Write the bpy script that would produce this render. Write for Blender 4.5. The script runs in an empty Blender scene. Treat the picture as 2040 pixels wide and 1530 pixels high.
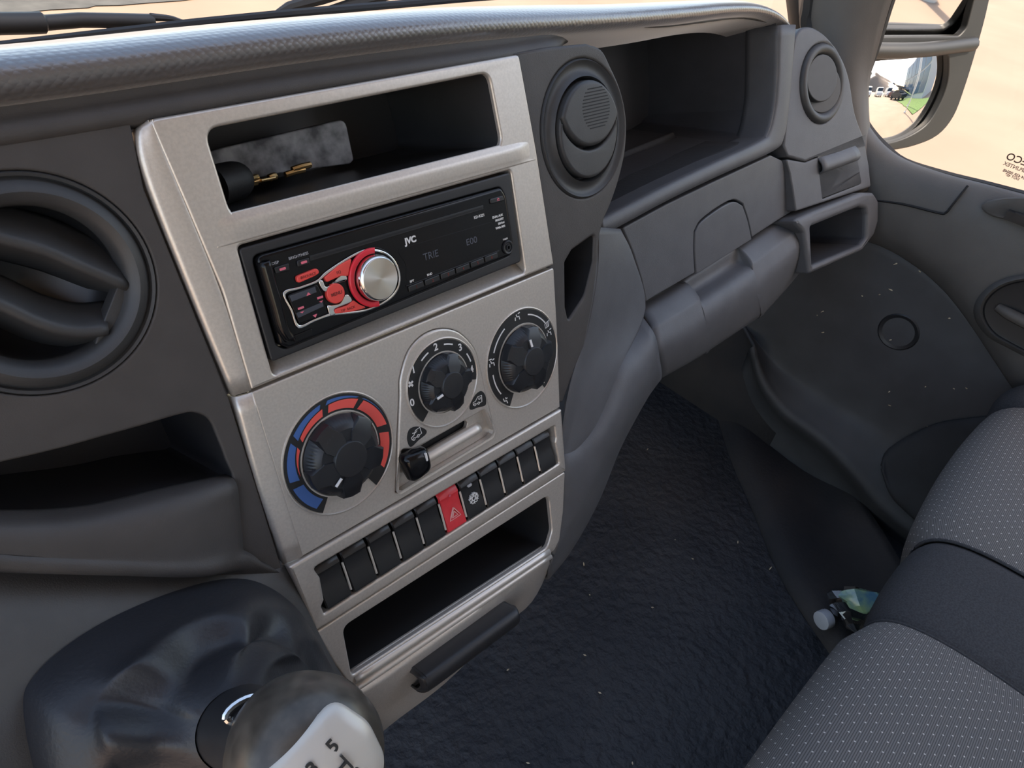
import bpy, bmesh, math, random
from mathutils import Vector, Matrix
random.seed(7)
sc = bpy.context.scene
col = sc.collection

# ------------------------------------------------------------------ camera
F = 1400.0                                   # focal length in pixels of the 2040 x 1530 frame
CAM = Vector((-0.23693, -0.27144, 0.21077))
RC = Matrix(((0.685324, -0.381186, 0.620507), (-0.712270, -0.528310, 0.462125), (0.151664, -0.758674, -0.633571)))
cd = bpy.data.cameras.new('camera'); cam = bpy.data.objects.new('camera', cd); col.objects.link(cam)
cd.sensor_width = 36; cd.lens = F / 2040 * 36; cd.clip_start = 0.01; cd.clip_end = 500
m = Matrix.Identity(4)
for i in range(3):
    m[i][0] = RC[i][0]; m[i][1] = -RC[i][1]; m[i][2] = -RC[i][2]; m[i][3] = CAM[i]
cam.matrix_world = m
sc.camera = cam

# ------------------------------------------------------------------ world, sun, exposure
w = bpy.data.worlds.new('world'); sc.world = w; w.use_nodes = True
nt = w.node_tree; bg = nt.nodes['Background']
sky = nt.nodes.new('ShaderNodeTexSky'); sky.sky_type = 'NISHITA'; sky.sun_disc = False
sky.sun_elevation = math.radians(48); sky.sun_rotation = math.radians(172); sky.air_density = 1.0; sky.dust_density = 1.6
wb_ = nt.nodes.new('ShaderNodeMix'); wb_.data_type = 'RGBA'; wb_.blend_type = 'MULTIPLY'; wb_.inputs['Factor'].default_value = 1.0
wb_.inputs['B'].default_value = (1.0, 0.87, 0.75, 1)         # the camera's warm white balance
nt.links.new(sky.outputs[0], wb_.inputs['A']); nt.links.new(wb_.outputs['Result'], bg.inputs[0]); bg.inputs[1].default_value = 0.32
sd = bpy.data.lights.new('sun', 'SUN'); sun = bpy.data.objects.new('sun', sd); col.objects.link(sun)
sd.energy = 5.0; sd.angle = math.radians(0.6); sd.color = (1.0, 0.86, 0.70)
SUN_FROM = Vector((-0.02, -0.70, 0.80)).normalized()
sun.rotation_euler = SUN_FROM.to_track_quat('Z', 'Y').to_euler()
sc.cycles.max_bounces = 8; sc.cycles.diffuse_bounces = 4; sc.cycles.glossy_bounces = 4; sc.cycles.caustics_reflective = False; sc.cycles.caustics_refractive = False
sc.view_settings.view_transform = 'Standard'; sc.view_settings.look = 'None'
sc.view_settings.exposure = 1.08; sc.view_settings.gamma = 1.0; sc.view_settings.use_curve_mapping = False

# ------------------------------------------------------------------ measuring helpers (all millimetres)
TILT = math.radians(22)                      # the console leans back by this much
MD = Matrix(((1, 0, 0), (0, math.sin(TILT), -math.cos(TILT)), (0, math.cos(TILT), math.sin(TILT))))   # dash frame -> cab frame
def ray(x, y):
    return RC @ Vector(((x - 1020) / F, (y - 765) / F, 1.0))
def on_plane(x, y, p0, nrm):
    d = ray(x, y); return CAM + d * (nrm.dot(p0 - CAM) / nrm.dot(d))
def D(x, y, n=0.0):
    "point of the dash at depth n mm from the console face, in dash coordinates"
    p = on_plane(x, y, MD @ Vector((0, 0, n / 1000)), MD @ Vector((0, 0, 1)))
    return (MD.transposed() @ p) * 1000
def D2(x, y, n=0.0):
    p = D(x, y, n); return (p.x, p.y)
def W(x, y, axis, val):
    "point in cab coordinates where the given axis has the value (mm)"
    k = 'xyz'.index(axis); nv = Vector((0, 0, 0)); nv[k] = 1
    return on_plane(x, y, nv * val / 1000, nv) * 1000
# the outer column of the dash turns inwards and up a little
CY, CP = math.radians(-9), math.radians(6)
cN = Vector((math.sin(CY) * math.cos(CP), math.sin(CP), math.cos(CY) * math.cos(CP)))
cU = Vector((math.cos(CY), 0, -math.sin(CY))); cV = cN.cross(cU); cO = Vector((580, 0, -35))
def C2(x, y):
    p = (MD.transposed() @ on_plane(x, y, MD @ (cO / 1000), MD @ cN)) * 1000 - cO
    return (p.dot(cU), p.dot(cV))
MC = Matrix.Identity(4)
for i in range(3):
    MC[i][0], MC[i][1], MC[i][2], MC[i][3] = cU[i], cV[i], cN[i], cO[i]

# ------------------------------------------------------------------ mesh helpers
def finish(name, me, mat, parent, smooth=True, kind=None, angle=40):
    o = bpy.data.objects.new(name, me); col.objects.link(o)
    if mat is not None:
        me.materials.clear(); me.materials.append(mat)
    if smooth and len(me.polygons):
        me.polygons.foreach_set('use_smooth', [True] * len(me.polygons))
        try: me.set_sharp_from_angle(angle=math.radians(angle))
        except Exception: pass
    if parent is not None: o.parent = parent
    if kind: o['kind'] = kind
    return o
def mesh(name, vs, fs, mat, parent=None, smooth=True, mtx=None, kind=None, angle=40):
    vs = [Vector(v) for v in vs]
    if mtx is not None: vs = [mtx @ v for v in vs]
    me = bpy.data.meshes.new(name); me.from_pydata([tuple(v / 1000) for v in vs], [], fs); me.update()
    return finish(name, me, mat, parent, smooth, kind, angle)
def merge(parts):
    V, Fc = [], []
    for vs, fs in parts:
        o = len(V); V += [Vector(v) for v in vs]; Fc += [tuple(i + o for i in f) for f in fs]
    return V, Fc
def plate(name, outline, holes, z0, z1, bevel, mat, parent=None, mtx=None, res=2, kind=None, inset=0.0):
    "flat shape with holes, given thickness and rounded edges"
    cu = bpy.data.curves.new('tmp', 'CURVE'); cu.dimensions = '2D'; cu.fill_mode = 'BOTH'
    for loop in [outline] + list(holes):
        s = cu.splines.new('POLY'); s.points.add(len(loop) - 1); s.use_cyclic_u = True
        for p, q in zip(s.points, loop): p.co = (q[0], q[1], 0, 1)
    b = min(bevel, (z1 - z0) / 2 - 0.001) if bevel else 0
    cu.extrude = (z1 - z0) / 2 - b; cu.bevel_depth = b; cu.bevel_resolution = res; cu.offset = -b - inset
    ob = bpy.data.objects.new('tmp', cu); me0 = ob.to_mesh(); me = me0.copy(); ob.to_mesh_clear()
    bpy.data.objects.remove(ob); bpy.data.curves.remove(cu)
    bm = bmesh.new(); bm.from_mesh(me); bmesh.ops.remove_doubles(bm, verts=bm.verts, dist=0.002)
    T = Matrix.Translation((0, 0, (z0 + z1) / 2))
    if mtx is not None: T = mtx @ T
    bm.transform(Matrix.Scale(0.001, 4) @ T); bm.to_mesh(me); bm.free(); me.name = name
    o = finish(name, me, mat, parent, True, kind, 35)
    if b: wn = o.modifiers.new('normals', 'WEIGHTED_NORMAL'); wn.keep_sharp = True
    return o
def text(name, body, x, y, size, mat, parent, z=0.0, ang=0.0, mtx=None, align='LEFT', shear=0.0, thick=0.15, bold=0.0, sx=1.0):
    cu = bpy.data.curves.new('tmp', 'FONT'); cu.body = body; cu.size = size; cu.align_x = align; cu.shear = shear
    cu.extrude = thick; cu.offset = bold
    ob = bpy.data.objects.new('tmp', cu); me0 = ob.to_mesh(); me = me0.copy(); ob.to_mesh_clear()
    bpy.data.objects.remove(ob); bpy.data.curves.remove(cu)
    T = Matrix.Translation((x, y, z)) @ Matrix.Rotation(math.radians(ang), 4, 'Z') @ Matrix.Diagonal((sx, 1, 1, 1))
    if mtx is not None: T = mtx @ T
    me.transform(Matrix.Scale(0.001, 4) @ T); me.name = name
    return finish(name, me, mat, parent, False)
def rrect(x0, y0, x1, y1, r, seg=5):
    out = []
    for cx, cy, a in ((x1 - r, y1 - r, 0), (x0 + r, y1 - r, 90), (x0 + r, y0 + r, 180), (x1 - r, y0 + r, 270)):
        for k in range(seg + 1):
            t = math.radians(a + 90 * k / seg); out.append((cx + r * math.cos(t), cy + r * math.sin(t)))
    return out
def rpoly(pts, r, seg=5):
    "polygon with rounded corners; r one radius or one per corner"
    n = len(pts); out = []
    for i in range(n):
        p = Vector(pts[i][:2]); a = Vector(pts[i - 1][:2]); b = Vector(pts[(i + 1) % n][:2])
        rr = r[i] if isinstance(r, (list, tuple)) else r
        da, db = (a - p), (b - p); la, lb = da.length, db.length
        if rr <= 0 or la < 1e-6 or lb < 1e-6: out.append(tuple(p)); continue
        da /= la; db /= lb
        c = max(-0.9999, min(0.9999, da.dot(db))); half = math.acos(c) / 2
        t = min(rr / math.tan(half), la * 0.49, lb * 0.49)
        p1, p2 = p + da * t, p + db * t
        for k in range(seg + 1):
            s = k / seg; out.append(tuple((1 - s) ** 2 * p1 + 2 * s * (1 - s) * p + s * s * p2))
    return out
def circ(cx, cy, r, n=48, a0=0, a1=360, ry=None):
    full = abs(a1 - a0) >= 360; k = n if full else n + 1
    return [(cx + r * math.cos(math.radians(a0 + (a1 - a0) * i / n)), cy + (ry or r) * math.sin(math.radians(a0 + (a1 - a0) * i / n))) for i in range(k)]
def band(cx, cy, r0, r1, a0, a1, n=24):
    return circ(cx, cy, r1, n, a0, a1) + circ(cx, cy, r0, n, a1, a0)
def cr(pts, sub=6, closed=False):
    "Catmull-Rom through points"
    P = [Vector(p) for p in pts]; n = len(P); out = []
    rng = range(n if closed else n - 1)
    for i in rng:
        if closed: a, b, c, d = P[i - 1], P[i], P[(i + 1) % n], P[(i + 2) % n]
        else:
            b, c = P[i], P[i + 1]
            a = P[i - 1] if i else b * 2 - c
            d = P[i + 2] if i + 2 < n else c * 2 - b
        for k in range(sub):
            t = k / sub
            out.append(0.5 * ((2 * b) + (c - a) * t + (2 * a - 5 * b + 4 * c - d) * t * t + (3 * b - a - 3 * c + d) * t ** 3))
    if not closed: out.append(P[-1])
    return out
def cr2(pts, sub=6, closed=True):
    return [tuple(p[:2]) for p in cr([Vector((p[0], p[1], 0)) for p in pts], sub, closed)]
def grid(rows, closed=False):
    n = len(rows[0]); vs = [p for r in rows for p in r]; fs = []
    for i in range(len(rows) - 1):
        for j in range(n if closed else n - 1):
            a, b = i * n + j, i * n + (j + 1) % n
            fs.append((a, b, b + n, a + n))
    return vs, fs
def patch(name, rows, mat, parent=None, sub=5, thick=0.0, mtx=None, kind=None, flip=False, subr=None):
    "smooth skin through rows of points, thickened to the back"
    R = [cr(r, sub) for r in rows]
    Cc = list(zip(*[list(r) for r in R]))
    Cc = [cr(c, subr or sub) for c in Cc]
    R = list(zip(*Cc))
    vs, fs = grid([list(r) for r in R])
    if flip: fs = [tuple(reversed(f)) for f in fs]
    o = mesh(name, vs, fs, mat, parent, True, mtx, kind, 60)
    if thick:
        md = o.modifiers.new('thickness', 'SOLIDIFY'); md.thickness = thick / 1000; md.offset = -1
    return o
def lathe(profile, n=48, cx=0, cy=0, cap0=False, cap1=False):
    "profile of (radius, z)"
    rows = [[Vector((cx + r * math.cos(2 * math.pi * i / n), cy + r * math.sin(2 * math.pi * i / n), z)) for i in range(n)] for r, z in profile]
    vs, fs = grid(rows, True)
    if cap0: fs.append(tuple(reversed(range(n))))
    if cap1: fs.append(tuple(range((len(rows) - 1) * n, len(rows) * n)))
    return vs, fs
def tube(pts, rad, n=8, sub=0, cap=True):
    P = cr(pts, sub) if sub else [Vector(p) for p in pts]
    rows = []; up = Vector((0, 0, 1)); m_ = len(P)
    for i, p in enumerate(P):
        t = (P[min(i + 1, m_ - 1)] - P[max(i - 1, 0)]).normalized()
        a = t.cross(up)
        if a.length < 1e-3: a = t.cross(Vector((0, 1, 0)))
        a.normalize(); b = a.cross(t)
        r = rad(i / (m_ - 1)) if callable(rad) else rad
        rows.append([p + (a * math.cos(2 * math.pi * k / n) + b * math.sin(2 * math.pi * k / n)) * r for k in range(n)])
    vs, fs = grid(rows, True)
    fs = [tuple(reversed(f)) for f in fs]
    if cap: fs += [tuple(range(n)), tuple(reversed(range((m_ - 1) * n, m_ * n)))]
    return vs, fs
def box(x0, y0, z0, x1, y1, z1):
    vs = [(x, y, z) for z in (z0, z1) for y in (y0, y1) for x in (x0, x1)]
    return vs, [(0, 2, 3, 1), (4, 5, 7, 6), (0, 1, 5, 4), (2, 6, 7, 3), (0, 4, 6, 2), (1, 3, 7, 5)]
def strokes(lines, wd, z0, z1, closed=False):
    "flat print made of narrow strips"
    parts = []
    for L in lines:
        L = [Vector((p[0], p[1], 0)) for p in L]
        left, right = [], []
        for i, p in enumerate(L):
            t = (L[min(i + 1, len(L) - 1)] - L[max(i - 1, 0)]).normalized(); nn = Vector((-t.y, t.x, 0)) * wd / 2
            left.append(p + nn); right.append(p - nn)
        up = Vector((0, 0, z1)); lo = Vector((0, 0, z0)); n = len(L)
        vs = [p + up for p in left] + [p + up for p in right] + [p + lo for p in left] + [p + lo for p in right]; fs = []
        for i in range(n - 1):
            fs += [(n + i, n + i + 1, i + 1, i), (i, i + 1, 2 * n + i + 1, 2 * n + i), (3 * n + i, 3 * n + i + 1, n + i + 1, n + i)]
        parts.append((vs, fs))
    return merge(parts)
def loftbox(loop0, z0, loop1, z1, cap=True, mid=None):
    "tapered hollow: front loop, back loop and a bottom"
    rows = [[Vector((p[0], p[1], z0)) for p in loop0]]
    if mid: rows += [[Vector((p[0], p[1], z)) for p in lp] for lp, z in mid]
    rows.append([Vector((p[0], p[1], z1)) for p in loop1])
    vs, fs = grid(rows, True); n = len(loop0)
    if cap: fs.append(tuple(range((len(rows) - 1) * n, len(rows) * n)))
    return vs, fs
def thing(name, label, cat, frame='dash', loc=(0, 0, 0), group=None):
    o = bpy.data.objects.new(name, None); col.objects.link(o); o.empty_display_size = 0.02
    if frame == 'dash': o.rotation_euler = (math.pi / 2 - TILT, 0, 0)
    o.location = Vector(loc) / 1000
    o['label'] = label; o['category'] = cat
    if group: o['group'] = group
    return o
def tag(o, label, cat, group=None):
    o['label'] = label; o['category'] = cat
    if group: o['group'] = group
    return o
def dashframe(o):
    o.rotation_euler = (math.pi / 2 - TILT, 0, 0); return o
def scale_loop(lp, k, cx=None, cy=None):
    cx = sum(p[0] for p in lp) / len(lp) if cx is None else cx; cy = sum(p[1] for p in lp) / len(lp) if cy is None else cy
    return [(cx + (p[0] - cx) * k, cy + (p[1] - cy) * k) for p in lp]

# ------------------------------------------------------------------ materials
def pbr(name, colr, rough=0.5, metal=0.0, noise=0.0, nscale=200.0, bump=0.0, bscale=900.0, spec=0.5, coat=0.0, colr2=None, trans=0.0, bdist=0.0006):
    mt = bpy.data.materials.new(name); mt.use_nodes = True; t = mt.node_tree; b = t.nodes['Principled BSDF']
    b.inputs['Base Color'].default_value = (*colr, 1); b.inputs['Roughness'].default_value = rough; b.inputs['Metallic'].default_value = metal
    b.inputs['Specular IOR Level'].default_value = spec; b.inputs['Coat Weight'].default_value = coat
    if trans: b.inputs['Transmission Weight'].default_value = trans
    tc = t.nodes.new('ShaderNodeTexCoord')
    if noise or colr2:
        nz = t.nodes.new('ShaderNodeTexNoise'); nz.inputs['Scale'].default_value = nscale; nz.inputs['Detail'].default_value = 4
        t.links.new(tc.outputs['Object'], nz.inputs['Vector'])
        mx = t.nodes.new('ShaderNodeMix'); mx.data_type = 'RGBA'
        c2 = colr2 or tuple(min(1, c * (1 + noise)) for c in colr); c1 = colr if colr2 else tuple(c * (1 - noise) for c in colr)
        mx.inputs['A'].default_value = (*c1, 1); mx.inputs['B'].default_value = (*c2, 1)
        rp = t.nodes.new('ShaderNodeMapRange'); rp.inputs['From Min'].default_value = 0.35; rp.inputs['From Max'].default_value = 0.65
        t.links.new(nz.outputs['Fac'], rp.inputs['Value']); t.links.new(rp.outputs[0], mx.inputs['Factor'])
        t.links.new(mx.outputs['Result'], b.inputs['Base Color'])
    if bump:
        bz = t.nodes.new('ShaderNodeTexNoise'); bz.inputs['Scale'].default_value = bscale; bz.inputs['Detail'].default_value = 3
        t.links.new(tc.outputs['Object'], bz.inputs['Vector'])
        bp = t.nodes.new('ShaderNodeBump'); bp.inputs['Strength'].default_value = bump; bp.inputs['Distance'].default_value = bdist
        t.links.new(bz.outputs['Fac'], bp.inputs['Height']); t.links.new(bp.outputs[0], b.inputs['Normal'])
    return mt
M = {}
M['dash'] = pbr('dash_plastic_warm_light', (0.058, 0.052, 0.049), 0.55, 0, 0.06, 60, 0.25, 1400)  # brown cast of the warm light on the left is put into this colour
M['dash_cool'] = pbr('dash_plastic_cool_light', (0.088, 0.088, 0.094), 0.52, 0, 0.06, 50, 0.25, 1400)  # same plastic, with the bluish passenger-side shade put into its colour
M['housing'] = pbr('housing_plastic', (0.068, 0.065, 0.062), 0.6, 0, 0.06, 60, 0.3, 1400)
M['vent'] = pbr('vent_plastic', (0.044, 0.044, 0.045), 0.5, 0, 0.05, 90, 0.12, 1800)
M['recess'] = pbr('recess_plastic', (0.050, 0.050, 0.056), 0.42, 0, 0.08, 40, 0.15, 900)
M['shelfmat'] = pbr('ribbed_rubber', (0.013, 0.013, 0.015), 0.8, 0, 0.1, 100, 0.6, 300)
M['gap'] = pbr('dark_gap', (0.006, 0.006, 0.007), 0.7)
M['silver'] = pbr('silver_paint', (0.62, 0.565, 0.505), 0.36, 0.55, 0.05, 700, 0.06, 2500)
M['silver_line'] = pbr('bright_silver', (0.66, 0.61, 0.55), 0.35, 0.5)
M['black'] = pbr('black_plastic', (0.014, 0.014, 0.015), 0.38, 0, 0.05, 100, 0.05, 1500)
M['blacksat'] = pbr('black_satin', (0.020, 0.020, 0.022), 0.42)
M['gloss'] = pbr('gloss_black', (0.006, 0.006, 0.007), 0.14, 0, spec=0.28)
M['dialblack'] = pbr('dial_print_black', (0.016, 0.016, 0.016), 0.5)
M['knob'] = pbr('knob_plastic', (0.016, 0.017, 0.020), 0.38, 0, 0.1, 100)
M['white'] = pbr('white_print', (0.78, 0.76, 0.74), 0.6)
M['greyprint'] = pbr('grey_print', (0.42, 0.42, 0.44), 0.6)
M['lcdprint'] = pbr('lcd_segment', (0.075, 0.08, 0.10), 0.4)
M['redprint'] = pbr('red_print', (0.80, 0.10, 0.08), 0.5)
M['blueprint'] = pbr('blue_print', (0.055, 0.13, 0.36), 0.5)
M['red'] = pbr('red_button', (0.62, 0.035, 0.045), 0.38, 0, 0.05, 300)
M['coral'] = pbr('coral_button', (0.80, 0.075, 0.06), 0.4)
M['redring'] = pbr('red_ring', (0.75, 0.03, 0.05), 0.25)
M['paleprint'] = pbr('pale_pink_print', (0.80, 0.50, 0.47), 0.5)
M['darkred'] = pbr('dark_red_print', (0.20, 0.025, 0.02), 0.5)
M['pinkled'] = pbr('pink_mark', (0.75, 0.16, 0.22), 0.5)
M['chrome'] = pbr('chrome', (0.82, 0.80, 0.78), 0.12, 1.0)
M['brass'] = pbr('brass', (0.75, 0.50, 0.22), 0.3, 1.0)
M['steel'] = pbr('spun_steel', (0.70, 0.67, 0.63), 0.26, 1.0)
M['scuffed'] = pbr('scuffed_grey', (0.06, 0.06, 0.065), 0.45, 0.2, colr2=(0.34, 0.34, 0.35), nscale=75)
M['liner'] = pbr('pocket_liner', (0.036, 0.036, 0.037), 0.35, 0, 0.1, 30)
M['rubber'] = pbr('black_rubber', (0.012, 0.012, 0.013), 0.6, 0, 0, 10, 0.2, 600)
M['leather'] = pbr('gaiter_leather', (0.020, 0.021, 0.025), 0.46, 0, 0.1, 30, 0.35, 500)
M['floor'] = pbr('floor_rubber', (0.024, 0.027, 0.034), 0.66, 0, colr2=(0.040, 0.042, 0.048), nscale=9, bump=1.0, bscale=75, bdist=0.006)
M['carpet'] = pbr('footwell_lining', (0.026, 0.026, 0.029), 0.85, 0, colr2=(0.058, 0.050, 0.046), nscale=6, bump=0.4, bscale=160, bdist=0.002)
M['door'] = pbr('door_plastic', (0.105, 0.098, 0.092), 0.55, 0, 0.06, 30, 0.25, 900)
M['door_lo'] = pbr('door_plastic_dark', (0.062, 0.063, 0.067), 0.62, 0, 0.1, 20, 0.2, 700)
M['pillar'] = pbr('pillar_plastic', (0.10, 0.088, 0.078), 0.6, 0, 0.05, 30, 0.15, 700)
M['seal'] = pbr('rubber_seal', (0.018, 0.016, 0.015), 0.6)
M['fabric_dk'] = pbr('seat_fabric_dark', (0.047, 0.047, 0.050), 0.9, 0, 0.25, 700, 0.6, 1500)
M['headlining'] = pbr('headlining', (0.50, 0.47, 0.43), 0.9)
M['ground'] = pbr('sandy_concrete', (0.27, 0.19, 0.132), 0.9, 0, colr2=(0.31, 0.22, 0.155), nscale=0.8, bump=0.1, bscale=10)
M['ground_shadow'] = pbr('ground_shadow', (0.085, 0.08, 0.07), 0.9, 0, 0.2, 8)
M['wiper'] = pbr('wiper_grey', (0.05, 0.046, 0.042), 0.55)
M['mirror_shell'] = pbr('mirror_shell', (0.011, 0.011, 0.011), 0.5, 0, 0.1, 20)
M['mirror'] = pbr('mirror_glass', (0.92, 0.92, 0.92), 0.02, 1.0)
M['cap'] = pbr('white_cap', (0.55, 0.56, 0.60), 0.5)
M['knobplate'] = pbr('shift_plate', (0.60, 0.56, 0.50), 0.35, 0.2)
M['straw'] = pbr('straw', (0.62, 0.52, 0.36), 0.7)
M['shiftknob'] = pbr('shift_knob', (0.075, 0.064, 0.052), 0.30, 0, 0.3, 120)
def glass_mat(name, tint=(1, 1, 1), refl=1.3):
    mt = bpy.data.materials.new(name); mt.use_nodes = True; t = mt.node_tree; t.nodes.remove(t.nodes['Principled BSDF'])
    tr = t.nodes.new('ShaderNodeBsdfTransparent'); tr.inputs[0].default_value = (*tint, 1)
    gl = t.nodes.new('ShaderNodeBsdfGlossy'); gl.inputs['Roughness'].default_value = 0.02
    fr = t.nodes.new('ShaderNodeFresnel'); fr.inputs[0].default_value = refl
    mx = t.nodes.new('ShaderNodeMixShader'); t.links.new(fr.outputs[0], mx.inputs[0]); t.links.new(tr.outputs[0], mx.inputs[1]); t.links.new(gl.outputs[0], mx.inputs[2])
    t.links.new(mx.outputs[0], t.nodes['Material Output'].inputs[0]); return mt
M['glass'] = glass_mat('window_glass', (0.93, 0.95, 0.94))
M['bottle'] = glass_mat('bottle_plastic', (0.72, 0.80, 0.82), 1.9)
# padded top: leather stamped with little scales
mt = pbr('pad_leather', (0.098, 0.090, 0.087), 0.34, spec=1.0, coat=0.6); t = mt.node_tree; b = t.nodes['Principled BSDF']
b.inputs['Coat Weight'].default_value = 1.0; b.inputs['Coat Roughness'].default_value = 0.25; b.inputs['Sheen Weight'].default_value = 1.0; b.inputs['Sheen Roughness'].default_value = 0.3; b.inputs['Sheen Tint'].default_value = (1.0, 0.86, 0.78, 1)   # warm sheen and coat raised to imitate the glare on the pad
tc = t.nodes.new('ShaderNodeTexCoord'); mp = t.nodes.new('ShaderNodeMapping'); mp.inputs['Scale'].default_value = (1, 1.15, 1.15); mp.inputs['Rotation'].default_value = (0, 0, math.radians(45))
vo = t.nodes.new('ShaderNodeTexVoronoi'); vo.inputs['Scale'].default_value = 330; vo.inputs['Randomness'].default_value = 0.25; vo.feature = 'F1'
bp = t.nodes.new('ShaderNodeBump'); bp.inputs['Strength'].default_value = 0.6; bp.inputs['Distance'].default_value = 0.0008; bp.invert = True
t.links.new(tc.outputs['Object'], mp.inputs[0]); t.links.new(mp.outputs[0], vo.inputs['Vector']); t.links.new(vo.outputs['Distance'], bp.inputs['Height']); t.links.new(bp.outputs[0], b.inputs['Normal'])
M['pad'] = mt
# seat fabric: fine ribs with a grid of pale stitches
mt = pbr('seat_fabric', (0.105, 0.103, 0.105), 0.92); t = mt.node_tree; b = t.nodes['Principled BSDF']
uv = t.nodes.new('ShaderNodeUVMap')
def mathn(op, a, bb=None):
    n = t.nodes.new('ShaderNodeMath'); n.operation = op
    for k, v in enumerate((a, bb)):
        if v is None: continue
        if isinstance(v, (int, float)): n.inputs[k].default_value = v
        else: t.links.new(v, n.inputs[k])
    return n.outputs[0]
sp = t.nodes.new('ShaderNodeSeparateXYZ'); t.links.new(uv.outputs[0], sp.inputs[0])
PITCH = 9.6
ux = mathn('DIVIDE', sp.outputs[0], PITCH); uy = mathn('DIVIDE', sp.outputs[1], PITCH)
a1 = mathn('ADD', ux, uy); a2 = mathn('SUBTRACT', ux, uy)          # staggered rows
d1 = mathn('SUBTRACT', mathn('FRACT', a1), 0.5); d2 = mathn('SUBTRACT', mathn('FRACT', a2), 0.5)
rr = mathn('ADD', mathn('MULTIPLY', d1, d1), mathn('MULTIPLY', d2, d2))
dot = mathn('LESS_THAN', rr, 0.0065)
rib = mathn('FRACT', mathn('DIVIDE', sp.outputs[0], 1.3))
ribm = mathn('GREATER_THAN', rib, 0.62)
mx1 = t.nodes.new('ShaderNodeMix'); mx1.data_type = 'RGBA'; mx1.inputs['A'].default_value = (0.190, 0.178, 0.168, 1); mx1.inputs['B'].default_value = (0.088, 0.083, 0.079, 1); t.links.new(ribm, mx1.inputs['Factor'])
mx2 = t.nodes.new('ShaderNodeMix'); mx2.data_type = 'RGBA'; mx2.inputs['B'].default_value = (0.62, 0.58, 0.53, 1); t.links.new(dot, mx2.inputs['Factor']); t.links.new(mx1.outputs['Result'], mx2.inputs['A'])
t.links.new(mx2.outputs['Result'], b.inputs['Base Color'])
M['fabric'] = mt
# spun metal disc of the volume knob: circular brushing gives a radial sheen
mt = pbr('brushed_disc', (0.72, 0.66, 0.58), 0.30, 1.0); b = mt.node_tree.nodes['Principled BSDF']; b.inputs['Anisotropic'].default_value = 0.85
tg = mt.node_tree.nodes.new('ShaderNodeTangent'); tg.direction_type = 'RADIAL'; tg.axis = 'Z'; mt.node_tree.links.new(tg.outputs[0], b.inputs['Tangent'])
M['disc'] = mt

# ================================================================== THE SETTING
GZ = -1250.0                                  # street level below the cab floor
FZ = -600.0                                   # cab floor
def struct(o):
    o['kind'] = 'structure'; return o
def rect_y(y, x0, x1, z0, z1): return [(x0, y, z0), (x1, y, z0), (x1, y, z1), (x0, y, z1)]
# street
g = 60000
struct(mesh('ground', [(-g, -g, GZ), (g, -g, GZ), (g, g, GZ), (-g, g, GZ)], [(0, 1, 2, 3)], M['ground'], None, False))
edge = [W(x, y, 'z', GZ + 8) for x, y in ((-260, 42), (-120, 30), (0, 24), (60, 23), (100, 19), (175, 15), (190, 11), (240, 10), (300, 5), (360, 1), (430, -8), (520, -25))]
far = [p + Vector((p.x * 0.5 - 900, 9000, 0)) for p in edge]
o = mesh('ground_shadow', edge + far, [(i, i + 1, len(edge) + i + 1, len(edge) + i) for i in range(len(edge) - 1)], M['ground_shadow'], None, False); struct(o)  # darker patch standing in for a shadow cast on the ground
# cab shell
struct(mesh('floor', *merge([box(-760, -1000, FZ - 25, 815, 230, FZ)]), M['floor'], None, False))
rows = [[(-760, 225, FZ - 5), (0, 225, FZ - 5), (420, 225, FZ - 5), (840, 225, FZ - 5)], [(-760, 300, FZ + 60), (0, 300, FZ + 60), (420, 300, FZ + 60), (840, 300, FZ + 60)],
        [(-760, 390, FZ + 260), (0, 390, FZ + 260), (420, 390, FZ + 260), (840, 390, FZ + 260)], [(-760, 405, -60), (0, 405, -60), (420, 405, -60), (840, 405, -60)]]
struct(patch('wall_front', [[Vector(p) for p in r] for r in rows], M['carpet'], None, 4, 15, flip=True))
struct(mesh('wall_back', *merge([box(-800, -1030, FZ, 830, -1000, 830)]), M['headlining'], None, False))
struct(mesh('ceiling', *merge([box(-800, -1000, 800, 830, -150, 825)]), M['headlining'], None, False))
# windscreen
ws = [[Vector((x, y + abs(x / 800) ** 2 * -150 * k0, z)) for x in (-800, -400, 0, 400, 740)] for y, z, k0 in ((392, -10, 0.6), (130, 400, 0.4), (-150, 790, 0.2))]
struct(patch('window_1', ws, M['glass'], None, 4, 0))
fr = [W(x, y, 'y', 376) for x, y in ((-220, 122), (0, 93), (300, 57), (400, 45), (600, 25), (800, 8), (1000, -8), (1300, -25))]
struct(mesh('trim_1', *tube(fr, 4.0, 8, 4), M['seal']))
# pillar between windscreen and side window
rows = []
for (a, b_, c) in (((1735, -620), (1850, -620), (1985, -620)), ((1650, -120), (1730, -120), (1812, -120)), ((1632, 0), (1702, 0), (1768, 0)), ((1640, 70), (1690, 85), (1742, 80)), ((1655, 150), (1690, 170), (1716, 158)), ((1670, 260), (1700, 260), (1712, 225)), ((1690, 380), (1715, 380), (1722, 330))):
    rows.append([W(a[0] - 22, a[1], 'x', 800), W(*a, 'x', 770), W(*b_, 'x', 775), W(*c, 'x', 800)])
struct(patch('trim_2', rows, M['pillar'], None, 4, 12))
pts = [W(1993, -620, 'x', 806), W(1817, -120, 'x', 806), W(1773, 0, 'x', 806), W(1748, 80, 'x', 806), W(1720, 158, 'x', 806), W(1702, 200, 'x', 806), W(1710, 222, 'x', 808), W(1730, 258, 'x', 808), W(1760, 292, 'x', 808), W(1800, 324, 'x', 808), W(1880, 350, 'x', 808), W(1960, 370, 'x', 808), W(2040, 391, 'x', 808), W(2300, 460, 'x', 808)]
struct(mesh('trim_3', *tube(pts, 6.5, 8, 4), M['seal']))
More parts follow.
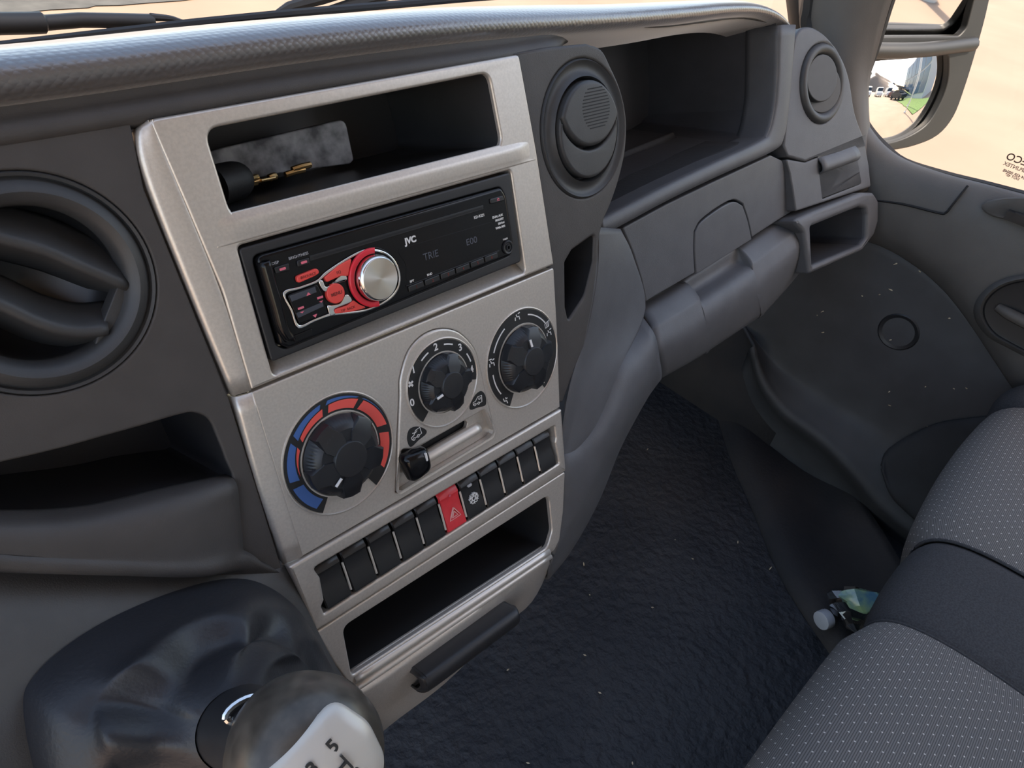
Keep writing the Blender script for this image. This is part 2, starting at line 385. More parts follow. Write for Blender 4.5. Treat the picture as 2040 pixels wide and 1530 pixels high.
pts = [W(1640, -120, 'x', 765), W(1617, 0, 'x', 768), W(1612, 45, 'x', 770), W(1625, 110, 'x', 772)]
struct(mesh('trim_4', *tube(pts, 12, 8, 4), M['seal']))
# side window pane with its etched maker's mark
pz = [[Vector((816, y, z)) for y in (200, -300, -900)] for z in (-160, 250, 760)]
win = struct(patch('window_2', pz, M['glass'], None, 2, 0))
def etched(name, body, px, py, size, matk):
    p = W(px, py, 'x', 813); T = Matrix.Translation(p) @ Matrix(((0, 0, 1, 0), (1, 0, 0, 0), (0, 1, 0, 0), (0, 0, 0, 1)))
    return text(name, body, 0, 0, size, matk, win, 0, 0, T, 'RIGHT', thick=0.2, bold=0.15)
M['etch'] = pbr('etched_mark', (0.10, 0.055, 0.035), 0.7); M['etch2'] = pbr('etched_mark_faint', (0.42, 0.27, 0.19), 0.7)
etched('window_lettering', 'IVECO', 2002, 316, 11.5, M['etch'])
etched('window_lettering', 'SPLINTEX', 1998, 328, 6.0, M['etch2'])
etched('window_lettering', 'E4 43R 00048', 1997, 341, 4.6, M['etch2'])
etched('window_lettering', 'DOT 459', 2001, 349, 4.2, M['etch2'])

# passenger door
door = bpy.data.objects.new('door_1', None); col.objects.link(door); struct(door)
door['label'] = 'grey moulded passenger door with curved upper trim and dark lower panel'
door.location = (0.8, -0.3, FZ / 1000)
def dpart(o):
    o.matrix_parent_inverse = door_inv; o.parent = door; o.matrix_parent_inverse = door_inv; return o
bpy.context.view_layer.update(); door_inv = door.matrix_world.inverted()
Sx = [(1704, 214), (1722, 247), (1755, 289), (1800, 322), (1880, 350), (1960, 370), (2040, 390), (2200, 430)]
Bx = [(1732, 470), (1745, 475), (1765, 484), (1805, 506), (1865, 550), (1926, 618), (2040, 785), (2200, 1000)]
rows = []
for k, X in ((0.0, 808), (0.04, 794), (0.2, 782), (0.5, 776), (0.85, 778), (1.0, 790), (1.03, 800)):
    rows.append([W(s[0] + (q[0] - s[0]) * k, s[1] + (q[1] - s[1]) * k, 'x', X) for s, q in zip(Sx, Bx)])
    rows[-1] += [Vector((X, -620, rows[-1][-1].z)), Vector((X, -960, rows[-1][-1].z))]
dpart(patch('upper_trim', rows, M['door'], None, 4, 4))
Tx = [(1430, 480), (1560, 470), (1680, 465), (1745, 472), (1805, 502), (1865, 546), (1926, 614), (2040, 780), (2200, 1000)]
Mx = [(1460, 620), (1560, 720), (1650, 770), (1720, 812), (1780, 842), (1824, 863), (1900, 900), (2020, 960), (2200, 1060)]
Rx = [(1500, 690), (1520, 760), (1560, 818), (1605, 852), (1650, 888), (1700, 940), (1755, 1004), (1860, 1090), (1990, 1180)]
rows = []
for k in range(4): rows.append([W(a[0] + (b_[0] - a[0]) * k / 3, a[1] + (b_[1] - a[1]) * k / 3, 'x', 800) for a, b_ in zip(Tx, Mx)])
for k, X in ((0.4, 792), (0.8, 768), (0.97, 757)): rows.append([W(a[0] + (b_[0] - a[0]) * k, a[1] + (b_[1] - a[1]) * k, 'x', X) for a, b_ in zip(Mx, Rx)])
rows.append([W(a[0] - 4, a[1] + 6, 'x', 762) for a in Rx])
rows.append([W(a[0], a[1], 'x', 800) + Vector((0, 0, -30)) for a in Rx])
rows.append([Vector((805, W(a[0], a[1], 'x', 800).y, FZ - 60)) for a in Rx])
for r_ in rows: r_ += [Vector((r_[-1].x, -700, r_[-1].z)), Vector((r_[-1].x, -960, r_[-1].z))]
dpart(patch('lower_panel', rows, M['door_lo'], None, 4, 4))
# map pocket: dark patch standing in for its shaded opening
M['pocketdark'] = pbr('pocket_shade', (0.030, 0.031, 0.034), 0.8, 0, 0.2, 20)
tc_ = [(1757, 928, 762), (1772, 896, 776), (1850, 853, 786), (1920, 838, 789), (2040, 828, 790), (2220, 815, 790)]
bc_ = [(1757, 934, 758), (1776, 985, 750), (1815, 1025, 748), (1880, 1082, 747), (1950, 1140, 747), (2200, 1240, 747)]
rows = [[W(a[0] + (b_[0] - a[0]) * k, a[1] + (b_[1] - a[1]) * k, 'x', a[2] + (b_[2] - a[2]) * k + dx) for a, b_ in zip(tc_, bc_)] for k, dx in ((0, 8), (0.02, -1), (0.3, -2), (0.7, -2), (0.98, -1), (1, 8))]
dpart(patch('map_pocket_shade', rows, M['pocketdark'], None, 4, 2))
# round cover, seam, switch pod, door pull
def side_lathe(name, px, py, X, prof, mat):
    p = W(px, py, 'x', X); T = Matrix.Translation(p) @ Matrix(((0, 0, -1, 0), (-1, 0, 0, 0), (0, 1, 0, 0), (0, 0, 0, 1)))
    vs, fs = lathe(prof, 32, cap1=True); return dpart(mesh(name, vs, fs, mat, None, True, T))
side_lathe('screw_cover', 1790, 661, 797, [(28, -4), (28, 1.0), (26, 2.5), (23, 1.6), (21, 0.8)], M['blacksat'])
dpart(mesh('seam', *tube([W(1738, 398, 'x', 773), W(1800, 407, 'x', 771), W(1868, 424, 'x', 770), W(1884, 424, 'x', 770), W(1900, 405, 'x', 772), W(1928, 370, 'x', 783)], 1.5, 6, 4), M['gap']))
def sideloop(pts, X): return cr([W(x, y, 'x', X) for x, y in pts], 5, True)
def sideplate(name, loops, mat, cap=True):
    n = len(loops[0]); vs = [p for l in loops for p in l]; fs = []
    for k in range(len(loops) - 1): fs += [(k * n + i, k * n + (i + 1) % n, (k + 1) * n + (i + 1) % n, (k + 1) * n + i) for i in range(n)]
    if cap: fs.append(tuple(range((len(loops) - 1) * n, len(loops) * n)))
    return dpart(mesh(name, vs, fs, mat, None))
pod = [(1956, 415), (1965, 402), (2000, 394), (2060, 394), (2140, 410), (2180, 440), (2120, 450), (2040, 442), (1980, 432)]
sideplate('switch_pod', [sideloop(pod, 790), sideloop(pod, 771.5), sideloop([(x + (2060 - x) * .05, y + (420 - y) * .1) for x, y in pod], 770)], M['door'])
p = W(2032, 432, 'x', 767); dpart(mesh('window_switch', *merge([box(p.x - 6, p.y - 26, p.z - 7, p.x + 4, p.y + 14, p.z + 3), box(p.x - 10, p.y - 24, p.z - 3, p.x - 2, p.y + 6, p.z + 5)]), M['blacksat'], None, False))
ring = [(2100, 545), (2020, 552), (1975, 570), (1948, 600), (1946, 632), (1968, 666), (2010, 692), (2070, 722), (2140, 750), (2200, 730), (2200, 600), (2160, 560)]
def rl(k, X): return sideloop([(2070 + (x - 2070) * k, 635 + (y - 635) * k) for x, y in ring], X)
sideplate('pull_bezel', [rl(1.04, 778), rl(1.0, 764), rl(0.93, 759), rl(0.88, 767)], M['door'], False)
sideplate('pull_cup', [rl(0.89, 765), rl(0.86, 769), rl(0.80, 769.5)], M['blacksat'])
dpart(mesh('pull_lever', *tube([W(1988, 612, 'x', 768), W(2015, 628, 'x', 763), W(2070, 656, 'x', 762), W(2130, 690, 'x', 767)], lambda s: 5.5 + 2 * math.sin(math.pi * s), 10, 5), M['greyprint'] if False else M['pillar']))
# lining of the footwell beside the door, with its folds
M['foldmat'] = M['carpet']
fold = []
for pts_, lift in (([(1365, 600), (1412, 770), (1450, 900), (1500, 1020), (1565, 1170), (1720, 1400)], 1), ([(1395, 590), (1455, 770), (1500, 900), (1545, 1010), (1600, 1140), (1770, 1400)], 20), ([(1440, 590), (1515, 785), (1575, 890), (1630, 990), (1690, 1110), (1840, 1400)], 8), ([(1470, 590), (1555, 800), (1640, 890), (1720, 1000), (1790, 1110), (1950, 1400)], 26)):
    fold.append([W(x, y, 'z', FZ + lift) for x, y in pts_])
struct(patch('floor_lining', fold, M['carpet'], None, 5, 4))

# ================================================================== BENCH SEAT
seat = thing('bench_seat', 'passenger bench seat with grey dotted fabric inserts and dark fabric middle band', 'seat', None, (330, -600, FZ))
bpy.context.view_layer.update(); seat_inv = seat.matrix_world.inverted()
PROF = [(-420, -560), (-390, -470), (-356, -390), (-333, -335), (-320, -295), (-322, -268), (-342, -250), (-385, -241), (-450, -241), (-560, -252), (-700, -268), (-860, -285)]
def seat_part(name, x0, x1, mat, puff, parent=None, drop=0.0, nx=14):
    prof = cr([Vector((0, y, z)) for y, z in PROF], 5); rows = []; L = [0]
    for i in range(1, len(prof)): L.append(L[-1] + (prof[i] - prof[i - 1]).length)
    for k in range(nx + 1):
        s = k / nx; x = x0 + (x1 - x0) * s; e = min(s, 1 - s) * (x1 - x0)
        h = puff * (1 - math.exp(-e / 10)) + puff * 0.9 * math.sin(math.pi * s) - drop
        row = []
        for i, p in enumerate(prof):
            tn = (prof[min(i + 1, len(prof) - 1)] - prof[max(i - 1, 0)]).normalized(); nr = Vector((0, -tn.z, tn.y)) * -1
            nr = Vector((0, tn.z, -tn.y))
            row.append(p + nr * h + Vector((x, 0, 0)))
        rows.append(row)
    vs, fs = grid(rows)
    o = mesh(name, vs, fs, mat, None, True, None, None, 70)
    uvl = o.data.uv_layers.new(name='UVMap'); npf = len(prof)
    for poly in o.data.polygons:
        for li in poly.loop_indices:
            vi = o.data.loops[li].vertex_index; uvl.data[li].uv = (L[vi % npf], vs[vi].x)
    o.parent = parent or seat; o.matrix_parent_inverse = seat_inv
    return o
seat_part('seat_insert', -190, 262, M['fabric'], 9)
seat_part('middle_band', 262, 392, M['fabric_dk'], 4, drop=3)
seat_part('seat_insert', 392, 700, M['fabric'], 9)
seat_part('side_bolster', 700, 770, M['fabric_dk'], 6)
for xs in (262, 392):
    prof = cr([Vector((xs, y, z)) for y, z in PROF], 4)
    so = mesh('seam_piping', *tube(prof, 1.6, 6), M['fabric_dk']); so.parent = seat; so.matrix_parent_inverse = seat_inv
vs, fs = box(-190, -860, FZ + 2, 770, -440, -330); so = mesh('seat_base', vs, fs, M['carpet'], None, False); so.parent = seat; so.matrix_parent_inverse = seat_inv
# kick panel closing the footwell ahead of the door
rows = [[Vector((806, y, z)) for y in (-80, 120, 240, 440)] for z in (-680, -400, -200, -110)]
struct(patch('wall_right', rows, M['carpet'], None, 2, 8))

# ================================================================== DASHBOARD
dash = thing('dashboard', 'dark grey van dashboard with padded top, open shelf and glove box', 'dashboard')
# ---- padded top
SEC = [(92, -60), (98, -30), (102, -10), (105, -2), (109.5, 1.5), (115, 0.5), (120, -7), (123.5, -20), (127.5, -60), (131, -105), (134.5, -160), (139, -220), (144, -300), (136, -322)]
def pad_row(u, dv, dn, k=1.0):
    return [Vector((u, dv + 100 + (v - 100) * k, dn + n)) for v, n in SEC]
rows = [pad_row(-480, 2, 4), pad_row(-300, 1, 4), pad_row(-160, 0, 3), pad_row(-40, 3, 2), pad_row(60, 4, 0), pad_row(150, 3, -8), pad_row(260, 2, -20, 0.95), pad_row(360, 2, -27, 0.9), pad_row(440, 3, -30, 0.8), pad_row(500, 1, -32, 0.74), pad_row(545, -6, -33, 0.66), pad_row(580, -17, -36, 0.5), pad_row(598, -30, -40, 0.3), pad_row(602, -38, -46, 0.12)]
patch('top_pad', rows, M['pad'], dash, 4, 0, flip=True)
# smooth valance under the pad
rows = []
for r, (v0, n0) in enumerate(((108, -10), (104, -12), (98, -11), (92.5, -7), (90, -12))):
    row = [Vector((u, v0 + dv, n0 + dn)) for u, dv, dn in ((-480, 2, 4), (-300, 1, 4), (-160, 0, 4), (-40, 3, 4), (60, 4, 3), (130, 5, -2), (165, 6, -6))]
    for u, k, lv_, ln in ((200, 0.2, 107, -14), (235, 0.45, 107, -20), (270, 0.7, 107, -27), (310, 0.9, 106, -31), (350, 1, 106, -35), (400, 1, 106, -37), (480, 1, 106, -40), (530, 1, 101, -42), (572, 1, 92, -46), (594, 1, 80, -52)):
        row.append(Vector((u, (v0 + 8) * (1 - k) + (lv_ + r * 1.0) * k, (n0 - 14) * (1 - k) + (ln - r * 26) * k)))
    rows.append(row)
patch('pad_valance', rows, M['dash'], dash, 4, 3)
# ---- left fascia with vent hole and pocket hole
LV = (-176.8, 35.8)
pk = [(-300, -5), (-214, -27.2), (-168.9, -34.6), (-145.5, -37.6), (-137, -39.8), (-131.5, -46.1), (-130.4, -56.3), (-130.0, -70), (-130.6, -82.7), (-145, -79), (-160.4, -74), (-178, -70), (-195, -64.7), (-222.5, -55), (-300, -30)]
pkl = cr2(pk, 5)
left_edge = [(-122, 92), (-125.5, 64), (-119, -39), (-120.5, -143), (-121, -147)]
plate('fascia', [(-470, 98)] + left_edge + [(-142, -136), (-184, -107), (-230, -75), (-330, -30), (-470, 0)], [circ(*LV, 45, 64), pkl], -16, -2, 1.2, M['dash'], dash)
v, f_ = loftbox(pkl, -4, scale_loop(pkl, 0.92, -190, -55), -70, mid=[(scale_loop(pkl, 0.98, -190, -55), -20)]); mesh('fascia_pocket', v, f_, M['blacksat'], dash)
# rolled lip and apron below the pocket
lip = [D2(-160, 1036, 0), (-222.5, -52), (-195, -66), (-160.4, -75.5), (-130.6, -84)]
low = [D2(-160, 1080, 0), (-227.5, -64), (-192, -91), (-159, -114), (-139, -121)]
bot = [D2(-160, 1112, 0), (-230, -72), (-184, -105), (-142, -134), (-122, -146)]
def mixp(a, b, s): return (a[0] + (b[0] - a[0]) * s, a[1] + (b[1] - a[1]) * s)
rows = []
for (A, B, s, n) in ((lip, low, 0.0, -10), (lip, low, 0.02, 3), (lip, low, 0.3, 7), (lip, low, 0.8, 8), (low, bot, 0.0, 10), (low, bot, 0.25, 5), (low, bot, 0.55, -1), (low, bot, 1.0, -4)):
    rows.append([Vector((*mixp(a, b, s), n if i < 4 else min(n, -1.5))) for i, (a, b) in enumerate(zip(A, B))])
patch('fascia_apron', rows, M['dash'], dash, 5, 3)

# ---- wing beside the console with the second vent hole and a slot
RV = (180.0, 42.5)
slot = [D2(x, y, -6) for x, y in ((1181, 466), (1179, 520), (1162, 588), (1129, 638), (1123, 610), (1122, 522), (1136, 498))]
slot = rpoly(slot, [3, 8, 14, 2, 2, 3, 3], 5)
wing = [(116, 98), (150, 99)] + cr2([(190, 98), (206, 93), (215, 82), (226, 64), (231, 44), (228, 22), (218, 2), (205, -15), (195, -25), (188, -36)], 4, False) + [D2(1187, 520, -6), D2(1178, 600, -6), D2(1160, 690, -6), D2(1142, 733, -6), D2(1118, 800, -6), (118, -150), (127, -41), (122, 38)]
plate('wing', wing, [circ(*RV, 47, 64), slot], -26, -4, 2.0, M['dash'], dash)
v, f_ = loftbox(slot, -6, scale_loop(slot, 0.85), -60); mesh('wing_slot', v, f_, M['gap'], dash)
# ---- open shelf
inn = [D2(x, y, -35) for x, y in ((1190, 444), (1226, 426), (1330, 372), (1420, 329), (1509, 287))] + [D2(x, y, -35) for x, y in ((1530, 268), (1543, 215), (1548, 160), (1551, 50))]
out = [D2(x, y, -35) for x, y in ((1190, 466), (1229, 447), (1330, 393), (1429, 346), (1538, 297))] + [D2(x, y, -35) for x, y in ((1558, 272), (1567, 215), (1573, 150), (1581, 50))]
rows = []
for k, n in ((0.0, -70), (0.0, -41), (0.03, -36), (0.12, -34.5), (0.5, -33.5), (0.9, -34.5), (1.0, -38), (1.0, -52)):
    rows.append([Vector((*mixp(a, b, k), n)) for a, b in zip(inn, out)])
patch('shelf_frame', rows, M['dash_cool'], dash, 5, 3)
fl = [inn[0], inn[1], inn[2], inn[3], inn[4], inn[5], inn[6], inn[7], inn[8], (551, 98), (505, 110), (215, 114), (150, 98), (150, 20)]
fl2 = rpoly(fl, [0, 0, 0, 0, 6, 6, 6, 0, 0, 0, 0, 0, 0, 0], 4)
bk = []
for p in fl2:
    y = p[1]; x = p[0]
    bk.append((x * 0.97 + 6, y * 0.8 + 18 if y < 0 else y + 2))
v, f_ = loftbox(fl2, -38, bk, -190, mid=[(scale_loop(fl2, 1.005), -60)])
mesh('shelf_recess', v, f_, M['recess'], dash, True, None, None, 50)
# rubber mat on the shelf and its raised back edge
e0 = [(x, y) for x, y in (inn[0], inn[1], inn[2], inn[3], inn[4])]
rows = [[Vector((x, y + 2.5, -46)) for x, y in e0], [Vector((x * 0.99, y + 5, -90)) for x, y in e0], [Vector((x * 0.98, y + 10, -125)) for x, y in e0], [Vector((x * 0.975, y + 17, -130)) for x, y in e0]]
patch('shelf_mat', rows, M['shelfmat'], dash, 4, 2)

# ---- glove box lid with its latch
lidp = [D2(x, y, -35) for x, y in ((1238, 452), (1262, 508), (1278, 560), (1288, 606), (1585, 421), (1580, 380), (1572, 345), (1561, 316), (1538, 305), (1429, 355), (1330, 402))]
lat = [D2(x, y, -35) for x, y in ((1389, 546), (1386, 500), (1387, 462), (1400, 441), (1440, 412), (1464, 402), (1481, 410), (1491, 440), (1499, 477))]
lato = cr2(lat[:1] + lat[1:3], 2, False)[:-1] + cr2(lat[2:7], 4, False)[:-1] + cr2(lat[6:], 3, False)
def lid_z(x, y): 
    return -35
plate('glove_box_lid', rpoly(lidp[:4] + lato + lidp[4:], [4, 10, 10, 3] + [0] * len(lato) + [3, 10, 10, 5, 4, 20, 20], 4), [], -50, -36, 1.4, M['dash_cool'], dash, inset=2.2)
lid = [c for c in dash.children if c.name.startswith('glove_box_lid')][0]
plate('latch', lato, [], -50, -35.6, 1.2, M['dash_cool'], lid)
plate('lid_backing', scale_loop(lidp, 1.03), [], -60, -50, 0, M['gap'], dash)
# ---- knee roll below it
def roll_row(top, crest, mid, bottom, nt=-40, nc=-22, nm=-17, nb=-34):
    top = (top[0] - 1, top[1] - 6); T, Cc, Mm, B = D(*top, nt), D(*crest, nc), D(*mid, nm), D(*bottom, nb)
    return [T + Vector((0, 2, -14)), T, T + (Cc - T) * 0.55 + Vector((0, 0, 3)), Cc, Mm, B, B + Vector((0, -6, -40)), B + Vector((0, 8, -110))]
rows = [roll_row((1280, 628), (1301, 664), (1309, 706), (1311, 757)), roll_row((1330, 598), (1354, 634), (1364, 680), (1368, 726)), roll_row((1366, 575), (1390, 612), (1400, 656), (1404, 704))]
for t_ in (0.0, 0.05, 0.5, 0.95, 1.0):             # finger hollow under the latch
    x_, y_ = 1372 + 104 * t_, 571 - 69 * t_; deep = 0.0 if t_ in (0.0, 1.0) else 1.0
    r_ = roll_row((x_, y_), (x_ + 25, y_ + 36), (x_ + 36, y_ + 79), (x_ + 41, y_ + 127))
    r_[2] = r_[2] + Vector((0, -3, -15)) * deep; r_[1] = r_[1] + Vector((0, 0, -6)) * deep
    rows.append(r_)
rows += [roll_row((1484, 497), (1509, 531), (1521, 572), (1527, 620)), roll_row((1530, 466), (1556, 494), (1566, 530), (1568, 574)), roll_row((1566, 443), (1588, 464), (1594, 500), (1594, 543))]
roll = patch('glove_box', rows, M['dash_cool'], dash, 4, 4)
# ---- cheek from the console to the glove box
Lc = [(1186, 452, -14), (1184, 540, -10), (1163, 660, -6), (1132, 770, -3), (1117, 860, -3), (1113, 922, -3)]
Rr = [(1236, 456, -33), (1262, 512, -33), (1286, 614, -32), (1240, 725, -10), (1186, 852, -2), (1117, 926, -1)]
rows = []
for k, dz in ((0, -8), (0.03, 0), (0.3, 1), (0.65, 1.5), (0.95, 1), (1.0, 0)):
    rows.append([D(a[0] + (b_[0] - a[0]) * k, a[1] + (b_[1] - a[1]) * k, a[2] + (b_[2] - a[2]) * k + dz) for a, b_ in zip(Lc, Rr)])
patch('console_cheek', rows, M['dash_cool'], dash, 5, 3)
def cheek_row(top, crest, mid, bottom, nt=-4, nc=2, nm=-2, nb=-30):
    T, Cc, Mm, B = D(*top, nt), D(*crest, nc), D(*mid, nm), D(*bottom, nb)
    return [T + Vector((0, 3, -14)), T, Cc, Mm, B, B + Vector((6, -4, -40)), B + Vector((10, 10, -110))]
rows = [cheek_row((1276, 633), (1298, 663), (1307, 706), (1309, 757), -36, -16, -13, -34), cheek_row((1240, 722), (1268, 740), (1284, 770), (1284, 786), -12, -6, -9, -34), cheek_row((1216, 780), (1244, 798), (1258, 822), (1258, 828), -7, -2, -8, -34), cheek_row((1186, 850), (1206, 868), (1218, 890), (1224, 898), -3, 1, -6, -32), cheek_row((1150, 895), (1174, 930), (1184, 960), (1190, 985), -2, 1, -4, -28), cheek_row((1119, 924), (1146, 980), (1152, 1020), (1156, 1052), -1, 1, -4, -24), cheek_row((1117, 990), (1124, 1030), (1122, 1070), (1118, 1112), -4, -2, -6, -22), cheek_row((1098, 1096), (1096, 1110), (1090, 1128), (1084, 1150), -6, -5, -9, -22)]
patch('console_flank', rows, M['dash_cool'], dash, 5, 3)
# ---- outer column
def cpl(name, loop, holes, z0, z1, bev, mat, par=dash): return plate(name, loop, holes, z0, z1, bev, mat, par, MC)
colp = cr2([C2(x, y) for x, y in ((1580, 100), (1586, 72), (1600, 55), (1622, 55), (1650, 75), (1675, 110), (1692, 155), (1704, 225), (1722, 275))], 5, False)
colp = colp + [C2(1722, 274), C2(1606, 322), C2(1570, 312), C2(1562, 290)]
cv = C2(1638, 167)
CVR = 43.5
cpl('outer_column', colp, [circ(*cv, CVR, 48)], -60, 0, 3.0, M['dash_cool'])
cp2 = [C2(*q) for q in ((1567, 316), (1606, 323), (1723, 275), (1733, 330), (1737, 372), (1600, 417), (1588, 421), (1582, 380), (1576, 345))]
hole_d = [C2(*q) for q in ((1632, 312), (1703, 284), (1716, 366), (1641, 396))]
cpl('column_base', rpoly(cp2, [3, 2, 4, 10, 3, 3, 3, 8, 8], 4), [rpoly(hole_d, 2, 3)], -40, -1, 2.0, M['dash_cool'])
# pull-out cup drawer
dr = cpl('cup_drawer', rpoly([C2(*q) for q in ((1632, 344), (1640, 341), (1706, 316), (1715, 365), (1642, 394))], [1, 1, 2, 2, 2], 3), [], -30, -2.5, 1.2, M['dash_cool'])
pts = [[C2(*q) for q in ((1631, 311), (1702, 285))], [C2(*q) for q in ((1632, 325), (1705, 299))], [C2(*q) for q in ((1633, 340), (1706, 314))], [C2(*q) for q in ((1636, 347), (1707, 321))]]
rows = [[Vector((*mixp(r[0], r[1], s), z)) for s in (0, 0.5, 1)] for r, z in zip(pts, (-6, 1.5, 3, -8))]
patch('drawer_brow', rows, M['dash_cool'], dr, 4, 2, MC)
gp = [C2(*q) for q in ((1650, 338), (1698, 321), (1697, 336), (1685, 348), (1665, 354), (1652, 350))]
v, f_ = loftbox(cr2(gp, 3), -2.2, scale_loop(cr2(gp, 3), .8), -12); mesh('drawer_grip', v, f_, M['recess'], dr, True, MC)
kx = C2(1679, 364); v, f_ = lathe([(3, -2.5), (3, -1.8), (1, -1.8)], 16, kx[0], kx[1], cap1=True); mesh('drawer_lock', v, f_, M['gap'], dr, True, MC)
# open cubby below
cb = [C2(*q) for q in ((1566, 440), (1606, 422), (1705, 384), (1728, 384), (1738, 400), (1738, 440), (1730, 468), (1705, 500), (1600, 546), (1594, 500), (1588, 464))]
ch = rpoly([C2(*q) for q in ((1602, 452), (1698, 413), (1712, 416), (1715, 428), (1714, 474), (1703, 488), (1606, 528))], [3, 4, 4, 4, 5, 5, 3], 4)
cpl('cubby_bezel', rpoly(cb, [4, 3, 6, 10, 10, 10, 14, 14, 4, 4, 4], 4), [ch], -30, 9, 5.0, M['dash_cool'])
v, f_ = loftbox(ch, 2, scale_loop(ch, 0.86), -75); mesh('cubby', v, f_, M['recess'], dash, True, MC)
cpl('column_core', rpoly(cb, 3, 3), [], -140, -76, 2, M['dash'])

# ================================================================== CONSOLE UNITS
# ---- upper silver surround with storage pocket
bez = thing('console_surround', 'silver upper console surround with rounded open storage pocket above the radio', 'console panel')
phole = rpoly([(-93.6, 83.6), (86.2, 89.2), (90.1, 46.0), (-92.9, 43.8)], 7, 6)
rhole = rpoly([(-94.5, 31.0), (94.5, 31.0), (97, -37.6), (-95.5, -36.4)], [3, 3, 3, 3], 4)
outl = rpoly([(-116, 90.7), (114.3, 96.8), (120.7, 38.4), (126.1, -40.6), (-108.5, -38.9), (-107.7, 12.6), (-112, 55)], [3, 3, 60, 1, 1, 60, 60], 5)
plate('surround', outl, [phole, rhole], -8, 2, 1.6, M['silver'], bez)
A = [(-113.8, 90.6), (-113.4, 84), (-111, 60), (-107.2, 12.6), (-107.5, -39)]; B = [(-115.8, 90.6), (-121.8, 84.5), (-123.8, 64), (-120.5, 10), (-117, -39.2)]
rows = [[Vector((a[0], a[1], -1)) for a in A], [Vector((*mixp(a, b, 0.15), 1.6)) for a, b in zip(A, B)], [Vector((*mixp(a, b, 0.7), 0.2)) for a, b in zip(A, B)], [Vector((*b, -2)) for b in B], [Vector((b[0] + .3, b[1], -9)) for b in B]]
patch('side_trim', rows, M['silver'], bez, 5, 2, flip=True)
v, f_ = loftbox(phole, -1, scale_loop(phole, 0.93), -95); mesh('pocket_liner', v, f_, M['liner'], bez)
M['pocketfloor'] = pbr('pocket_floor', (0.014, 0.014, 0.015), 0.35, 0, 0.2, 60)
mesh('pocket_floor', *merge([box(-90, 43.5, -92, 87, 46.5, -2)]), M['pocketfloor'], bez, False)
# rolled bar between pocket and radio
us = [-104, -101, -97, -90, -60, 0, 60, 98, 108, 114, 119]; uk = [-.3, .1, .5, 1, 1, 1, 1, 1, .5, .1, -.3]
rows = []
for v0, n0 in ((47.0, 1.5), (44.8, 2.4), (42.4, 3.2), (38, 3.0), (34.5, 2.5), (32.2, 1.5), (31.2, -6)):
    rows.append([Vector((u, v0 + 0.004 * u * (v0 - 31) / 16, n0 if n0 < 1.85 else 1.85 + (n0 - 1.85) * k)) for u, k in zip(us, uk)])
patch('rolled_bar', rows, M['silver'], bez, 3, 1.0, flip=True)
# sloping sill under the radio
rows = []
for v0, n0 in ((-28.6, -8.5), (-31, -6.5), (-34.5, -2.2), (-36.6, 1.2), (-37.4, 1.5)):
    rows.append([Vector((u, v0 - 0.006 * (u + 95), n0)) for u in (-94.6, -60, 0, 60, 96)])
patch('radio_sill', rows, M['silver'], bez, 4, 1.5, flip=True)
# ---- odd parts lying in the pocket
pl = plate('metal_bracket', rpoly([D2(x, y, -55) for x, y in ((395, 318), (420, 300), (690, 236), (707, 318), (700, 326), (560, 345), (440, 372))], [2, 3, 5, 2, 3, 3, 3], 4), [], -60, -56, 0.8, M['scuffed'])
dashframe(pl); tag(pl, 'scuffed grey metal plate leaning inside the upper console pocket', 'metal plate')
plug = thing('rubber_plug', 'black rounded rubber plug at the left end of the console pocket', 'plug')
v, f_ = tube([D(425, 372, -30), D(445, 366, -32), D(470, 359, -34), D(482, 356, -36)], lambda s: 10 * (1 - 0.25 * s ** 4), 20, 4); mesh('plug_body', v, f_, M['rubber'], plug)
for (xa, ya, xb, yb, r) in ((478, 372, 512, 364, 1.3), (490, 366, 530, 357, 1.1), (500, 357, 512, 353, 1.8), (520, 360, 548, 354, 0.9)):
    v, f_ = tube([D(xa, ya, -34), D(xb, yb, -36)], r, 8); mesh('contact_pin', v, f_, M['brass'], plug)
kk = thing('loose_key', 'small brass key shanks lying against the scuffed plate in the pocket', 'key')
for (xa, ya, xb, yb, r) in ((568, 348, 606, 338, 1.6), (582, 338, 618, 328, 1.7), (536, 355, 548, 351, 2.0)):
    v, f_ = tube([D(xa, ya, -38), D((xa + xb) / 2, (ya + yb) / 2 - 1, -38), D(xb, yb, -39)], r, 8); mesh('key_shank', v, f_, M['brass'], kk)

# ---- car radio
rad = thing('car_radio', 'black car radio with red buttons and a silver volume knob', 'car radio')
face_o = cr2([(-86.5, 24), (-60, 23.5), (0, 22.8), (60, 21), (80, 19.5), (85, 15), (86.5, 0), (86, -17), (82, -21.5), (60, -22.2), (0, -24), (-60, -25.5), (-80, -24.5), (-86, -21), (-87.5, 0)], 4)
face_o = rpoly([(-87.5, 24.3), (82, 22.3), (85.5, 17), (86.8, -18), (83, -22), (-84, -25.2), (-87.8, -22)], [4, 4, 12, 4, 4, 3, 4], 5)
plate('trim_frame', rrect(-94, -29.5, 94, 29.5, 2), [scale_loop(face_o, 1.012)], -9, 1.5, 1.0, M['blacksat'], rad)
fp = plate('faceplate', face_o, [], -8, 3.6, 1.6, M['gloss'], rad)
Z = 3.62
def rp(name, loop, z1, mat, par=rad, bev=0.3, z0=3.0, holes=()): return plate(name, loop, holes, z0, z1, bev, mat, par)
rp('disc_slot', [(-60, 17.0), (64.5, 15.2), (64.3, 12.6), (-60.3, 14.3)], 3.9, M['black'], bev=0.2)
rp('slot_shadow', [(-58, 15.9), (63, 14.2), (63, 13.4), (-58, 15.0)], 4.05, M['gap'], bev=0)
